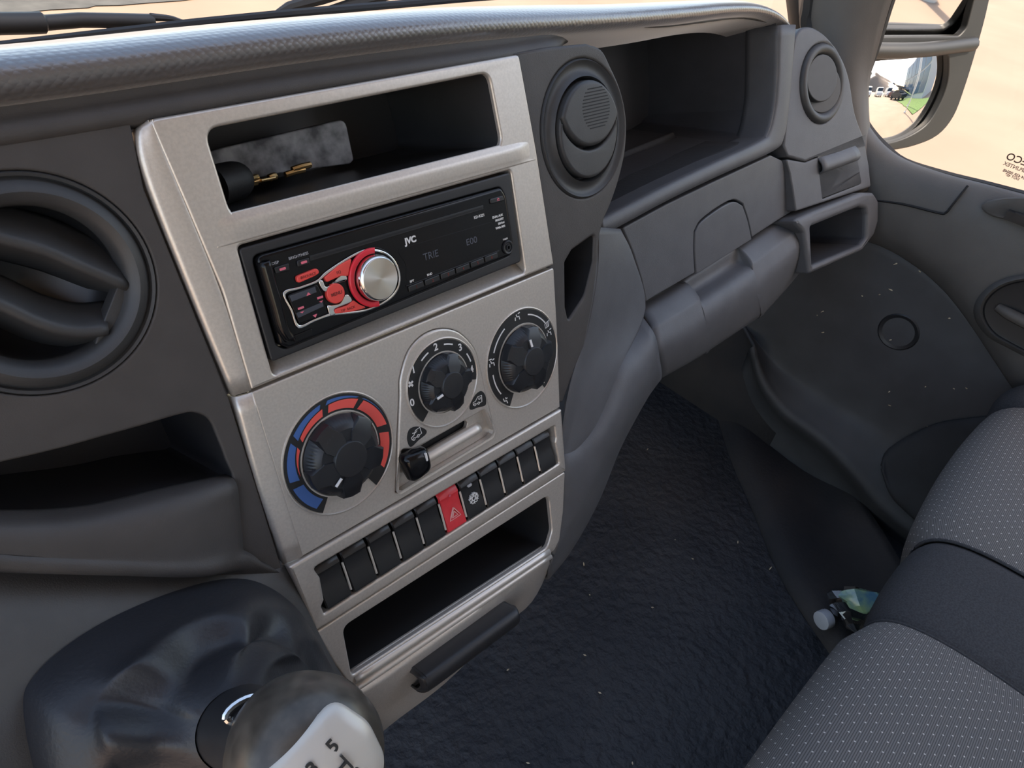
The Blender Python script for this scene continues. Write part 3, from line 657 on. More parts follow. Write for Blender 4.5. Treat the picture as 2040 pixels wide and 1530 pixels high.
# chrome surround
ch_o = cr2([(-79.8, 3.7), (-70, 3.8), (-60, 4.2), (-53.8, 6.8), (-43, 9.6), (-32, 11.6), (-24.1, 11.3), (-14.7, 7.0), (-8.9, -0.4), (-7.7, -9.7), (-11.9, -16.9), (-20.5, -20.6), (-34.5, -21.3), (-46, -19.2), (-57.2, -16.6), (-67, -16.4), (-76.9, -16.6), (-78.3, -7)], 4)
ch_i = cr2([(-78.6, 2.3), (-70, 2.4), (-60, 2.8), (-53.4, 5.2), (-43, 8.2), (-31.5, 10.3), (-24.4, 10.1), (-15.6, 6.1), (-10.3, -0.8), (-9.2, -9.4), (-13.0, -15.9), (-21.0, -19.3), (-34.6, -19.9), (-46, -17.7), (-57, -15.1), (-67, -14.9), (-75.8, -15.1), (-77.0, -7)], 4)
rp('chrome_surround', ch_o, 5.0, M['chrome'], holes=[ch_i], bev=0.5)
dp = rp('direction_pad', rpoly([(-78.0, 1.8), (-60.2, 2.0), (-59.0, -3), (-58.4, -14.5), (-75.6, -14.7)], 1.5, 3), 5.2, M['gloss'], bev=0.6)
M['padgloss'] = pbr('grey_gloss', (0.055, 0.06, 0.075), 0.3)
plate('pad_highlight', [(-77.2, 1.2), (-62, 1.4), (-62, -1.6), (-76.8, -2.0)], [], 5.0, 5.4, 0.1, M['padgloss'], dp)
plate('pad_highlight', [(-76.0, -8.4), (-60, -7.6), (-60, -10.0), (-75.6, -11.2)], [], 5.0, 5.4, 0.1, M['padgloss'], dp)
for (x, y, s) in ((-66.8, -1.0, 1), (-66.2, -13.2, -1)):
    plate('arrow_mark', [(x - 1.3, y - 0.7 * s), (x + 1.3, y - 0.7 * s), (x, y + 0.9 * s)], [], 5.2, 5.55, 0, M['pinkled'], dp)
for (x, y, s) in ((-72.8, -7.2, -1), (-60.8, -5.4, 1)):
    plate('skip_mark', [(x - 1.7, y), (x + 1.7, y), (x + 1.7, y + 1.1), (x - 1.7, y + 1.1)], [], 5.2, 5.55, 0, M['pinkled'], dp)
    plate('skip_mark', [(x - 1.2, y - 1.4), (x + 1.2, y - 1.4), (x, y - 1.4 - 0.9)], [], 5.2, 5.55, 0, M['pinkled'], dp)
ph = rp('chrome_web', cr2([(-59.0, 3.2), (-56.8, 3.0), (-56, -0.5), (-52, -0.2), (-46, 2.5), (-43, 2.4), (-42.6, -0.6), (-46, -1.2), (-51, 0.2), (-55.5, -3.0), (-57.5, -2.6), (-58.8, 0.2)], 4), 5.3, M['chrome'], bev=0.4)
rp('chrome_web', cr2([(-57.8, -10.6), (-55.5, -11.0), (-50, -11.6), (-46, -8.4), (-43.5, -9.2), (-42.5, -12.6), (-46, -13.4), (-54, -13.6), (-54.2, -16.2), (-57.4, -16)], 4), 5.3, M['chrome'], bev=0.4)
def btn(name, loop, z, mat, label, fs=1.8, lx=0, ly=0, mt2='darkred', ang=0, bold=0.0):
    b_ = rp(name, loop, z, mat, bev=0.5)
    if label: text('lettering', label, lx, ly, fs, M[mt2], b_, z + 0.02, ang, align='CENTER', thick=0.12, bold=bold)
    return b_
btn('source_button', rpoly([(-70.6, 9.4), (-58.2, 10.2), (-57.4, 7.4), (-61, 6.6), (-71.0, 5.7)], [1.5, 2, 2, 2, 1.5], 4), 5.4, M['coral'], '\u0424/SOURCE', 1.9, -64.4, 7.4)
btn('eq_button', rpoly([(-55.4, 4.4), (-46, 8.0), (-36.6, 9.6), (-39.6, 5.0), (-41.6, 1.0), (-46, 2.4), (-55.0, 1.6)], [1, 4, 1, 4, 1, 3, 1], 4), 5.6, M['coral'], 'EQ', 2.1, -46.8, 4.0)
btn('menu_button', circ(-51.4, -5.6, 5.4, 32), 6.0, M['coral'], 'MENU', 2.5, -51.2, -6.5, bold=0.05)
btn('back_button', rpoly([(-54.4, -13.6), (-46, -14.0), (-41.6, -12.6), (-38.6, -16.0), (-34.2, -19.2), (-45, -18.2), (-54.4, -16.0)], [1, 3, 1, 4, 1, 4, 1], 4), 5.6, M['coral'], 'T/P  BACK', 2.0, -46.4, -16.6, ang=-2)
VC = (-25.6, -4.6)
rp('red_ring', band(*VC, 13.0, 16.4, 75, 268, 40), 6.2, M['redring'], bev=0.9)
rp('ring_bed', circ(*VC, 16.6, 48), 4.6, M['gloss'], bev=0.3)
vk = thing('x', 'x', 'x'); bpy.data.objects.remove(vk)
v, f_ = lathe([(12.6, 3.6), (12.8, 5.0), (12.6, 9.4), (12.0, 10.8), (11.4, 11.2)], 56, *VC); vk = mesh('volume_knob', v, f_, M['chrome'], rad)
v, f_ = lathe([(11.45, 11.1), (11.2, 11.4), (8, 11.45), (4, 11.45), (0.3, 11.45)], 56, *VC, cap1=True); mesh('knob_disc', v, f_, M['disc'], vk)
btn('display_button', rpoly([(-80.8, 16.8), (-72.4, 16.8), (-73, 13.2), (-80.6, 13.4)], 0.8, 3), 4.6, M['black'], None)
btn('brightness_button', rpoly([(-67.8, 16.6), (-60.8, 16.4), (-61.2, 13.2), (-68.2, 13.4)], 0.8, 3), 4.6, M['black'], None)
for (x, y) in ((-76.6, 15.0), (-64.4, 15.0)): rp('button_mark', rrect(x - 1.7, y - .6, x + 1.7, y + .6, .3, 3), 4.85, M['pinkled'], bev=0)
text('lettering', 'DISP', -81.0, 18.0, 2.0, M['greyprint'], rad, Z); text('lettering', 'BRIGHTNESS', -71.6, 18.0, 2.0, M['greyprint'], rad, Z)
text('brand_lettering', 'JVC', 0.6, 7.0, 4.9, M['white'], rad, Z, -1, bold=0.22, sx=1.05)
text('lettering', 'KD-R321', 55.4, 8.6, 2.4, M['white'], rad, Z, -1, bold=0.03)
for k, s in enumerate(('DUAL AUX', 'MOS-FET', '50Wx4', 'WMA MP3')): text('lettering', s, 80.4 + k * 0.25, 5.0 - k * 2.45, 1.9, M['white'], rad, Z, -1, align='RIGHT', bold=0.06)
text('lettering', 'F-AUX', 79.8, -10.6, 1.5, M['white'], rad, Z, align='CENTER', bold=0.03)
rp('display_window', rpoly([(-6.5, 5.8), (70, 3.4), (71, -14.6), (-4, -13.6), (-1.5, -4)], [2, 2, 2, 2, 8], 4), 3.75, M['gloss'], bev=0.05, z0=3.3)
text('display_digits', 'TRIE', 11.2, -5.6, 6.0, M['lcdprint'], rad, 3.8, -1, sx=1.0); text('display_digits', 'E00', 45.6, -5.6, 5.6, M['lcdprint'], rad, 3.8, -1, sx=1.15)
for k in range(6):
    x0 = -3.6 + 12.55 * k; y0 = -20.2 + 0.06 * k
    pb = btn('preset_button', rpoly([(x0, y0 + 3.6), (x0 + 11.2, y0 + 3.7), (x0 + 11.2, y0 + 0.1), (x0, y0)], 0.7, 3), 4.7, M['black'], None)
    text('preset_number', str(k + 1), x0 + 5.6, y0 + 0.9, 2.6, M['darkred'], pb, 4.72, align='CENTER')
rp('preset_rail', [(-4.6, -15.8), (72.6, -15.6), (72.6, -16.1), (-4.6, -16.3)], 4.3, M['blacksat'], bev=0.1)
text('lettering', 'RPT', 0.2, -15.2, 1.9, M['white'], rad, Z, align='CENTER', bold=0.04); text('lettering', 'RND', 13.8, -15.1, 1.9, M['white'], rad, Z, align='CENTER', bold=0.04)
v, f_ = lathe([(4.4, 3.5), (4.4, 4.8), (4.0, 5.1), (3.2, 4.9), (3.0, 4.2), (1.9, 4.2), (1.8, 5.2), (1.2, 5.2), (1.1, 2.0)], 28, 80.6, -15.8, cap1=True); mesh('aux_socket', v, f_, M['blacksat'], rad)
eb = btn('eject_button', rpoly([(70.4, 17.6), (81.6, 17.4), (83.0, 14.0), (70.6, 14.4)], 0.9, 3), 4.6, M['black'], None)
plate('eject_mark', [(76.0, 16.0), (78.4, 16.0), (77.2, 17.0)], [], 4.6, 4.85, 0, M['pinkled'], eb); plate('eject_mark', [(76.0, 15.5), (78.4, 15.5), (78.4, 15.2), (76.0, 15.2)], [], 4.6, 4.85, 0, M['pinkled'], eb)
btn('release_button', rpoly([(-81, -19.6), (-69.0, -19.4), (-69.4, -23.2), (-80.4, -23.4)], 0.8, 3), 4.4, M['gloss'], None)
rows = [[Vector((x, y, z)) for x, z in ((-87, 1.5), (-86, 4.6), (-83.6, 5.6), (-82.2, 3.4))] for y in (21, 10, -5, -14)]
rows.append([Vector((x + 2, -21, z)) for x, z in ((-87, 1.5), (-86, 4.6), (-83.6, 5.6), (-82.2, 3.4))])
patch('end_grip', rows, M['gloss'], rad, 4, 1)

# ---- climate control panel
cli = thing('climate_panel', 'silver heater control panel with three black rotary knobs', 'control panel')
DL, DM, DR = (-70.3, -95.7, 36.3), (9.7, -84.3, 29.1), (83.8, -96.7, 36.2)
podo = cr2([(-32.5, -108), (-24, -80), (-20.5, -68), (-10.6, -54.5), (2.8, -49.0), (17.1, -50.3), (30.0, -57.6), (40.0, -72), (42.6, -86), (44.2, -108)], 4, False) + [(46.9, -135.5), (45.5, -139.5), (41, -141.5), (-38, -141.2), (-41, -139)]
cout = rpoly([(-108.8, -40.4), (125.8, -42.8), (122, -95), (116.2, -150.4), (-109, -143.6)], [1, 2, 80, 1, 1], 5)
plate('panel_plate', cout, [podo], -8, 1.6, 0.9, M['silver'], cli)
rows = []
for k, n in ((0, -2), (0.08, 1.4), (0.7, 0.2), (1.0, -2), (1.02, -9)):
    rows.append([Vector((*mixp(a, b, k), n)) for a, b in zip([(-107.6, -40.4), (-107.6, -90), (-107.8, -143.5)], [(-117, -40.2), (-119, -90), (-118.6, -143.4)])])
patch('side_trim', rows, M['silver'], cli, 5, 2, flip=True)
reco = rpoly([(-31, -112.5), (-22, -117.6), (40.5, -117.6), (46.0, -136.5), (44.0, -140.4), (-38.5, -140.2), (-40, -137.5)], [3, 4, 3, 3, 3, 2, 2], 4)
plate('fan_pod', scale_loop(podo, 0.99), [reco], -6, 2.8, 1.3, M['silver'], cli)
plate('slider_bed', scale_loop(reco, 1.01), [rpoly([(-28, -121.2), (25.5, -120.0), (28.2, -123.2), (25.8, -126.6), (-28, -127)], 2, 3)], -6, -2.5, 0.5, M['silver'], cli)
rows = [[Vector((u, v0, n0)) for u in (-18, 0, 20, 36)] for v0, n0 in ((-127, -4), (-128.5, -0.8), (-131.5, 0.6), (-133.4, -1.2), (-134, -4))]
patch('slider_rail', rows, M['silver_line'], cli, 4, 1)
plate('slot_floor', [(-30, -119), (30, -118), (30, -129), (-30, -129)], [], -9, -7, 0, M['gap'], cli)
sl = thing('y', 'y', 'y'); bpy.data.objects.remove(sl)
rows = []
kx0, kx1, ky0, ky1 = -37.5, -14.5, -136.5, -112.5
def sq(z, g, sh=0):
    return [Vector((p[0] + sh, p[1], z)) for p in rpoly([(kx0 + g, ky1 - g), (kx1 - g, ky1 - g - 2.5), (kx1 - g, ky0 + g + 2), (kx0 + g + 4, ky0 + g)], 5, 5)]
lps = [sq(-5, 5), sq(-1, 3), sq(5, 1), sq(9, 1.5), sq(12, 4), sq(12.6, 7)]
vs, fs = grid(lps, True); n = len(lps[0]); fs.append(tuple(range(5 * n, 6 * n))); slk = mesh('slider_knob', vs, fs, M['gloss'], cli)
plate('slider_mark', rrect(-21.4, -123.2, -20.0, -117.6, .6, 4), [], 11.5, 13.0, 0.2, M['white'], slk)
def icon(cx, cy, flip, deg):
    lp = cr2([(-7.6, -4.0), (-7.2, 1.8), (-3.5, 6.0), (2.5, 4.2), (7.4, -1.5), (6.4, -4.4), (0, -4.8), (-5.5, -5.6)], 4)
    if flip: lp = [(-x, y) for x, y in lp]
    T = Matrix.Translation((cx, cy, 0)) @ Matrix.Rotation(math.radians(deg), 4, 'Z')
    o_ = plate('vent_mode_icon', lp, [], 2.4, 3.0, 0.1, M['dialblack'], cli, T)
    car = [[(-5.2, -2.4), (-5.4, -0.2), (-2.6, 0.2), (0.2, 3.2), (4.6, 3.2), (4.4, -2.4), (2.0, -2.4)], [(-2.6, -2.4), (-0.6, -2.4)], [(-4.4, -2.4), (-5.2, -2.4)]]
    car += [[(-3.5 + 1.0 * math.cos(a), -2.5 + 1.0 * math.sin(a)) for a in [k * math.pi / 6 for k in range(13)]], [(0.8 + 1.0 * math.cos(a), -2.5 + 1.0 * math.sin(a)) for a in [k * math.pi / 6 for k in range(13)]]]
    car += [[(-3.4, 2.6), (-0.4, 1.4), (1.4, 2.2)]] if not flip else [[(1.2, 2.4), (1.2, 0.6), (3.0, 0.6)], [(2.4, 1.8), (3.6, 1.2)]]
    car = [[(x * .82, y * .82 + 0.2) for x, y in l] for l in car]
    v, f_ = strokes(car, 0.45, 2.9, 3.15); mesh('icon_print', v, f_, M['white'], o_, False, T)
icon(-18.0, -108.2, False, 8); icon(35.2, -108.6, True, -6)
def dial(c, a0, a1, r_in, nm, dz=0.0):
    "round dish with a printed black scale open at the bottom"
    cx, cy, r = c
    v, f_ = lathe([(r + 0.6, 1.0 + dz), (r + 0.3, 2.4 + dz), (r - 0.3, 2.6 + dz), (r - 0.9, 2.0 + dz), (r - 1.0, 1.8 + dz)], 64, cx, cy); bzl = mesh('dial_rim', v, f_, M['silver'], cli)
    v, f_ = lathe([(r - 0.9, 1.9 + dz), (r * 0.5, 1.75 + dz), (0.5, 1.7 + dz)], 64, cx, cy, cap1=True); mesh('dial_dish', v, f_, M['silver_line'] if False else M['silver'], bzl)
    sc_ = plate('dial_scale', band(cx, cy, r_in, r - 1.1, a0, a1, 60), [], 1.6 + dz, 2.4 + dz, 0.1, M['dialblack'], bzl)
    v, f_ = lathe([(r_in + 0.1, 2.3 + dz), (r_in + 0.1, 2.7 + dz), (r_in - 0.7, 2.7 + dz), (r_in - 0.8, 1.6 + dz)], 64, cx, cy); mesh('scale_line', v, f_, M['silver_line'], bzl)
    return bzl
d1_ = dial(DL, -61, 235, 25.6, 'l'); d2_ = dial((DM[0], DM[1], DM[2]), -18, 220, 20.6, 'm', 1.3); d3_ = dial(DR, -60, 236, 25.4, 'r')
def seg(c, r0, r1, a0, a1, matk, par, sl=0.0, r0b=None, r1b=None, z=2.62):
    n = 14; out_ = []
    r0b = r0 if r0b is None else r0b; r1b = r1 if r1b is None else r1b
    for i in range(n + 1):
        s = i / n; a = math.radians(a0 + (a1 - a0) * s); out_.append((c[0] + (r1 + (r1b - r1) * s) * math.cos(a), c[1] + (r1 + (r1b - r1) * s) * math.sin(a)))
    for i in range(n + 1):
        s = 1 - i / n; a = math.radians(a0 + (a1 - a0) * s + sl); out_.append((c[0] + (r0 + (r0b - r0) * s) * math.cos(a), c[1] + (r0 + (r0b - r0) * s) * math.sin(a)))
    return plate('heat_segment', out_, [], 2.2, z, 0, M[matk], par)
seg(DL, 27.2, 33.4, 226, 190, 'blueprint', d1_, 3)
seg(DL, 28.0, 33.6, 182, 143, 'blueprint', d1_, 3, r0b=29.6); seg(DL, 26.9, 27.0, 178, 146, 'redprint', d1_, 3, r1b=28.8)
seg(DL, 29.9, 33.8, 136, 98, 'blueprint', d1_, 3, r0b=31.4); seg(DL, 26.9, 29.2, 136, 98, 'redprint', d1_, 3, r1b=30.8)
seg(DL, 31.8, 33.9, 90, 55, 'blueprint', d1_, 3, r0b=33.2); seg(DL, 26.9, 31.2, 90, 55, 'redprint', d1_, 3, r1b=32.6)
seg(DL, 33.4, 34.0, 48, 18, 'blueprint', d1_, 3, r0b=33.9); seg(DL, 26.9, 32.8, 48, 6, 'redprint', d1_, 4, r1b=33.4)
seg(DL, 26.9, 33.4, -3, -42, 'redprint', d1_, 4)
for (s, x, y) in (('0', -16.9, -86.2), ('1', -11.2, -66.4), ('2', 8.4, -59.0), ('3', 27.4, -66.4), ('4', 33.8, -84.4)):
    text('dial_number', s, x, y - 2.4, 6.6, M['white'], d2_, 3.75, 0, align='CENTER', thick=0.12, bold=0.12)
v, f_ = strokes([[(-15.2 + dx, -74.6 + dy), (-15.2 - dx, -74.6 - dy)] for dx, dy in ((1.8, 1.2), (-1.2, 1.8))], 1.3, 3.6, 3.9); mesh('fan_symbol', v, f_, M['white'], d2_, False)
for a0, a1 in ((124, 108), (78, 61), (28, 12)):
    v, f_ = strokes([[(DM[0] + 24.9 * math.cos(math.radians(a0 + (a1 - a0) * k / 6)), DM[1] + 24.9 * math.sin(math.radians(a0 + (a1 - a0) * k / 6))) for k in range(7)]], 0.9, 3.6, 3.9); mesh('scale_dash', v, f_, M['white'], d2_, False)
for a0, a1 in ((73, 35), (118, 152), (180, 212)):
    v, f_ = strokes([[(DR[0] + 31.2 * math.cos(math.radians(a0 + (a1 - a0) * k / 10)), DR[1] + 31.2 * math.sin(math.radians(a0 + (a1 - a0) * k / 10))) for k in range(11)]], 0.9, 2.4, 2.6); mesh('scale_dash', v, f_, M['white'], d3_, False)
man = [[(-1.4, 2.6), (-0.6, 0.4), (1.6, 0.2), (2.0, -2.4)], [(0.6, 2.4), (2.8, 3.0)], [(-2.8, -2.0), (-2.6, 0.6)]]
for (x, y, mode) in ((82.8, -65.4, 0), (53.4, -88.6, 1), (60.6, -119.8, 2), (112.6, -87.6, 3)):
    L = [[(x + p[0] * .9, y + p[1] * .9) for p in l] for l in (man if mode != 2 else [[(-2.2, 2.6), (-1.4, 0), (1.2, -0.6), (1.8, -3)], [(0.6, 2.6), (0.6, 1.2), (2.4, 1.4)]])]
    if mode == 1: L.append([(x - 2.6, y + 3.4), (x + 0.2, y + 3.2)])
    v, f_ = strokes(L, 0.7, 2.4, 2.6); mesh('airflow_symbol', v, f_, M['white'], d3_, False)
v, f_ = strokes([[(108.8, -79.6), (113.8, -78.2), (112.8, -82.4), (109.2, -83.0), (108.8, -79.6)], [(110.4, -79.4), (110.8, -82.6)], [(112.2, -78.8), (112.0, -82.4)]], 0.45, 2.4, 2.6); mesh('airflow_symbol', v, f_, M['white'], d3_, False)
v, f_ = strokes([[(97.8, -119.0), (101.6, -118.4), (101.2, -123.2)], [(98.6, -121.0), (101.4, -120.6)], [(98.6, -123.2), (99.8, -121.2)]], 0.6, 2.4, 2.6); mesh('airflow_symbol', v, f_, M['white'], d3_, False)
def star_knob(c, r, hub, mark, padang, h=13.0):
    cx, cy = c
    kt = bpy.data.objects.new('rotary_knob', None)
    # ribbed skirt
    n = 144; rows = []
    for rr_, z, am in ((r, 1.7, 0.0), (r, 3.0, 0.0), (r * 0.985, 4.0, 0.35), (r * 0.93, 7.0, 0.35), (r * 0.84, 9.6, 0.3), (r * 0.74, 11.0, 0.0), (r * 0.45, 11.2, 0.0)):
        rows.append([Vector((cx + (rr_ - (am if i % 2 else 0)) * math.cos(2 * math.pi * i / n), cy + (rr_ - (am if i % 2 else 0)) * math.sin(2 * math.pi * i / n), z)) for i in range(n)])
    vs, fs = grid(rows, True); base = mesh('rotary_knob', vs, fs, M['knob'], cli, True, None, None, 25)
    # five broad grips radiating from the hub
    for k in range(5):
        a = math.radians(mark + 36 + 72 * k if False else padang + 72 * k)
        ca, sa = math.cos(a), math.sin(a)
        def loc(x, y, z): return Vector((cx + x * ca - y * sa, cy + x * sa + y * ca, z))
        w0, w1, rl_ = hub * 0.42, r * 0.34, r * 1.0
        def lp_(z, g): return [loc(x, y, z) for x, y in ((hub * 0.5, -w0 + g), (r * 0.62, -w1 + g), (rl_ - g * 1.2, -w1 * 0.72 + g), (rl_ - g * 0.6 + 0.6, 0), (rl_ - g * 1.2, w1 * 0.72 - g), (r * 0.62, w1 - g), (hub * 0.5, w0 - g))]
        lps = [lp_(2.5, 0), lp_(9.0, 0.3), [p + Vector((0, 0, (1.6 if i in (0, 6) else 0.4 if i in (1, 5) else -1.6))) for i, p in enumerate(lp_(11.4, 1.3))]]
        vs, fs = grid(lps, True); nn = 7; fs.append(tuple(range(2 * nn, 3 * nn))); mesh('grip', vs, fs, M['knob'], base, True, None, None, 30)
    v, f_ = lathe([(hub + 0.6, 9), (hub + 0.4, h - 1.0), (hub - 0.4, h), (hub - 1.0, h + 0.1), (0.2, h - 0.2)], 40, cx, cy, cap1=True); mesh('hub_cap', v, f_, M['blacksat'], base)
    a = math.radians(mark); v, f_ = tube([(cx + hub * 1.12 * math.cos(a), cy + hub * 1.12 * math.sin(a), h - 0.4), (cx + hub * 1.62 * math.cos(a), cy + hub * 1.62 * math.sin(a), h - 1.3)], 0.85, 8); mesh('pointer_mark', v, f_, M['white'], base)
    a = math.radians(padang)
    for i in range(3):
        for j in range(3):
            p_ = (cx + (r * 0.62 + i * 2.2 - 1) * math.cos(a) - (j - 1) * 2.2 * math.sin(a), cy + (r * 0.62 + i * 2.2 - 1) * math.sin(a) + (j - 1) * 2.2 * math.cos(a))
            v, f_ = lathe([(0.4, h - 3), (0.4, h - 1.3 - 0.35 * i), (0.1, h - 1.1 - 0.35 * i)], 6, *p_, cap1=True); mesh('grip_dot', v, f_, M['blacksat'], base, False)
star_knob((DL[0], DL[1] - 0.4), 24.2, 10.6, 222, 118); star_knob((DM[0], DM[1] + 0.2), 19.2, 8.6, 196, 140); star_knob((DR[0], DR[1] - 0.4), 23.6, 10.2, 93, 146)

# ---- row of switches
swb = thing('switch_bank', 'silver strip holding a row of dash switches under the heater panel', 'switch panel')
sop = [(-118.5, -144.2), (116.2, -151.6), (113.5, -205.8), (-115.5, -194.2)]
def swt(u): return -155.2 - (u + 105) * 0.037
def swbot(u): return -185.6 - (u + 107) * 0.045
shole = rpoly([(-105.5, swt(-105) + 1.5), (106.3, swt(106) + 1.5), (106.6, swt(106) - 9), (105.2, swt(106) - 13), (106.8, swbot(106)), (-107.2, swbot(-107) - 0.5), (-107.4, swbot(-107) + 5), (-104.8, swbot(-107) + 8), (-103.2, swt(-105) - 7)], [2, 2, 2, 2, 1, 1, 1, 1, 1], 3)
plate('switch_bezel', rpoly(sop, 1, 3), [shole], -7, 3.4, 1.8, M['silver'], swb)
plate('switch_well', scale_loop(shole, 1.01), [], -14, -12, 0, M['gap'], swb)
CEN = [-96.2 + 19.05 * k for k in range(11)]
def rocker(uc, mat, name, label=None):
    hw = 8.7; t_, b_ = swt(uc) - 0.6, swbot(uc) + 0.3; H = t_ - b_; rows = []
    for s, n in ((0.0, -9), (0.02, -2.5), (0.16, 0.6), (0.2, 0.2), (0.45, 0.6), (0.7, 2.4), (0.9, 3.6), (0.985, 2.6), (1.0, -9)):
        rows.append([Vector((u + (0.0), t_ - H * s + (uc - u) * 0.04, n - (1.2 if abs(u - uc) > hw - 0.2 else 0))) for u in (uc - hw, uc - hw + 0.7, uc, uc + hw - 0.7, uc + hw)])
    R_ = [cr(list(c), 3) for c in zip(*rows)]; R_ = list(zip(*R_)); vs, fs = grid([list(r) for r in R_])
    return mesh(name, vs, [tuple(reversed(f)) for f in fs], mat, swb, True, None, None, 50)
for k, uc in enumerate(CEN):
    sw = rocker(uc, M['red'] if k == 5 else M['black'], 'hazard_switch' if k == 5 else 'rocker_switch')
    if k < 10:
        u = uc + 9.52; v, f_ = tube([(u, swt(u) - 7.5, 0.4), (u - 0.2, swt(u) - 16, 1.8), (u - 0.6, swbot(u) + 4.5, 3.4)], 0.75, 6, 4); mesh('divider', v, f_, M['silver_line'], swb)
    if k == 5:
        cx, cy = uc + 0.2, swbot(uc) + 11.0
        tri = lambda r: [(cx + r * math.cos(math.radians(a)), cy + r * math.sin(math.radians(a))) for a in (90, 210, 330, 90)]
        v, f_ = strokes([tri(5.6)], 0.42, 2.0, 3.0); v2, f2 = strokes([tri(2.8)], 0.38, 2.0, 3.0); mesh('warning_triangle', *merge([(v, f_), (v2, f2)]), M['paleprint'], sw, False)
        v, f_ = strokes([[(cx - 1, cy + 14.6), (cx + 1, cy + 14.6)], [(cx, cy + 13.6), (cx, cy + 15.6)]], 0.4, 0.4, 1.3); mesh('switch_symbol', v, f_, M['pinkled'], sw, False)
    if k == 6:
        cx, cy = uc, swbot(uc) + 14.0
        L = []
        for j in range(6):
            a = math.radians(60 * j + 30); a2 = math.radians(60 * j + 60)
            L.append([(cx + 2.0 * math.cos(a), cy + 2.0 * math.sin(a)), (cx + 4.4 * math.cos(a), cy + 4.4 * math.sin(a))])
            for da in (-26, 26):
                L.append([(cx + 2.9 * math.cos(a), cy + 2.9 * math.sin(a)), (cx + 4.2 * math.cos(a + math.radians(da)), cy + 4.2 * math.sin(a + math.radians(da)))])
            L.append([(cx + 1.9 * math.cos(a), cy + 1.9 * math.sin(a)), (cx + 1.9 * math.cos(a + math.radians(60)), cy + 1.9 * math.sin(a + math.radians(60)))])
        v, f_ = strokes(L, 0.42, 1.0, 2.6); mesh('snowflake_symbol', v, f_, M['white'], sw, False)
        plate('indicator_lamp', rrect(cx - 2.6, cy + 9.6, cx + 1.2, cy + 11.6, .9, 4), [], 0.0, 1.5, 0.2, M['greyprint'], sw)

# ---- lower tray
tray = thing('lower_tray', 'silver framed deep dark storage tray under the switch row', 'tray')
tin = rpoly([(-98.6, -204.0), (91.6, -216.6), (90.6, -250), (82.5, -262.0), (-101.8, -241.5)], [6, 7, 10, 6, 3], 6)
tout = rpoly([(-115.4, -194.8), (113.3, -206.4), (106, -240), (97.5, -264), (90, -270.0), (-104.2, -249.4), (-110, -225)], [1, 2, 30, 6, 3, 1, 30], 4)
plate('tray_bezel', tout, [tin], -9, 2.6, 1.4, M['silver'], tray)
v, f_ = loftbox(tin, -1, scale_loop(tin, 0.95), -85); mesh('tray_liner', v, f_, M['gap'], tray)
rows = [[Vector((u, -244.2 - (u + 102) * 0.112 - d, n)) for u in (-101, -30, 30, 84)] for d, n in ((-2.5, -3), (0, 2.4), (2.2, 3.6), (4.2, 2.2), (4.8, 0))]
patch('tray_sill', rows, M['silver_line'], tray, 5, 1)
# ---- ashtray flap
ash = thing('ashtray', 'silver drop-down ashtray front with wide black handle at the console foot', 'ashtray')
topl = [(700, 1384), (760, 1348), (830, 1298), (900, 1248), (980, 1192), (1050, 1140), (1090, 1107)]
botl = [(748, 1462), (790, 1428), (868, 1370), (925, 1318), (1000, 1244), (1056, 1196), (1092, 1128)]
rows = []
for k, n in ((0, -3), (0.02, 0.4), (0.3, -1.5), (0.6, -6), (0.85, -13), (0.97, -20), (1.0, -26), (0.98, -45)):
    rows.append([D(a[0] + (b_[0] - a[0]) * k, a[1] + (b_[1] - a[1]) * k, n) for a, b_ in zip(topl, botl)])
patch('ashtray_front', rows, M['silver'], ash, 4, 2)
rows = [[Vector((u, -252.4 - (u + 104) * 0.104 - d, n)) for u in (-104, -30, 30, 86)] for d, n in ((-1.2, -1), (0.2, 1.8), (2.0, 2.2), (3.4, 0))]
patch('ashtray_edge', rows, M['silver_line'], ash, 5, 1)
hp_ = []
def hrow(u, e):
    base = -271.5 - (u + 60) * 0.095
    return [Vector((u, base + 1 - e, -3)), Vector((u, base - e * .5, 9 - e)), Vector((u, base - 1.2, 15 - e)), Vector((u, base - 6 + e * .3, 17.5 - e * 1.5)), Vector((u, base - 14 + e, 15 - e)), Vector((u, base - 22 + e, 4)), Vector((u, base - 23 + e, -3))]
patch('ashtray_handle', [hrow(-62, 4.5), hrow(-59.5, 1.2), hrow(-54, 0), hrow(0, 0), hrow(26, 0), hrow(31, 1.2), hrow(33, 4.5)], M['blacksat'], ash, 4, 1.5)

# ================================================================== AIR VENTS
lv = thing('air_vent', 'large round air vent left of the radio, open with two slanted blades', 'air vent', group='round dashboard vents')
v, f_ = lathe([(45.0, -14), (45.0, -3.4), (44.2, -2.0), (43.0, -2.6), (42.4, -4.2), (41.6, -3.6), (40.0, -0.6), (37.0, 0.8), (34.0, -0.8), (32.4, -4), (31.6, -9), (31, -16)], 72, *LV); mesh('bezel', v, f_, M['vent'], lv)
v, f_ = lathe([(31.4, -10), (30.5, -18), (24, -26), (1, -32)], 48, *LV, cap1=True); mesh('barrel', v, f_, M['black'], lv)
for ridge_, up_, dn_ in ((((-60, 455), (0, 475), (90, 500), (170, 535), (254, 570)), 62, 34), (((-60, 590), (0, 608), (80, 645), (150, 662), (214, 658)), 52, 40)):
    rows = []
    for dy, n_ in ((-up_, -20), (-up_ * 0.55, -12), (-8, -5.0), (0, -4.0), (4, -7), (dn_ * 0.6, -20), (dn_, -30)):
        rows.append([D(x, y + dy, n_) for x, y in ridge_])
    patch('blade', rows, M['vent'], lv, 4, 2)
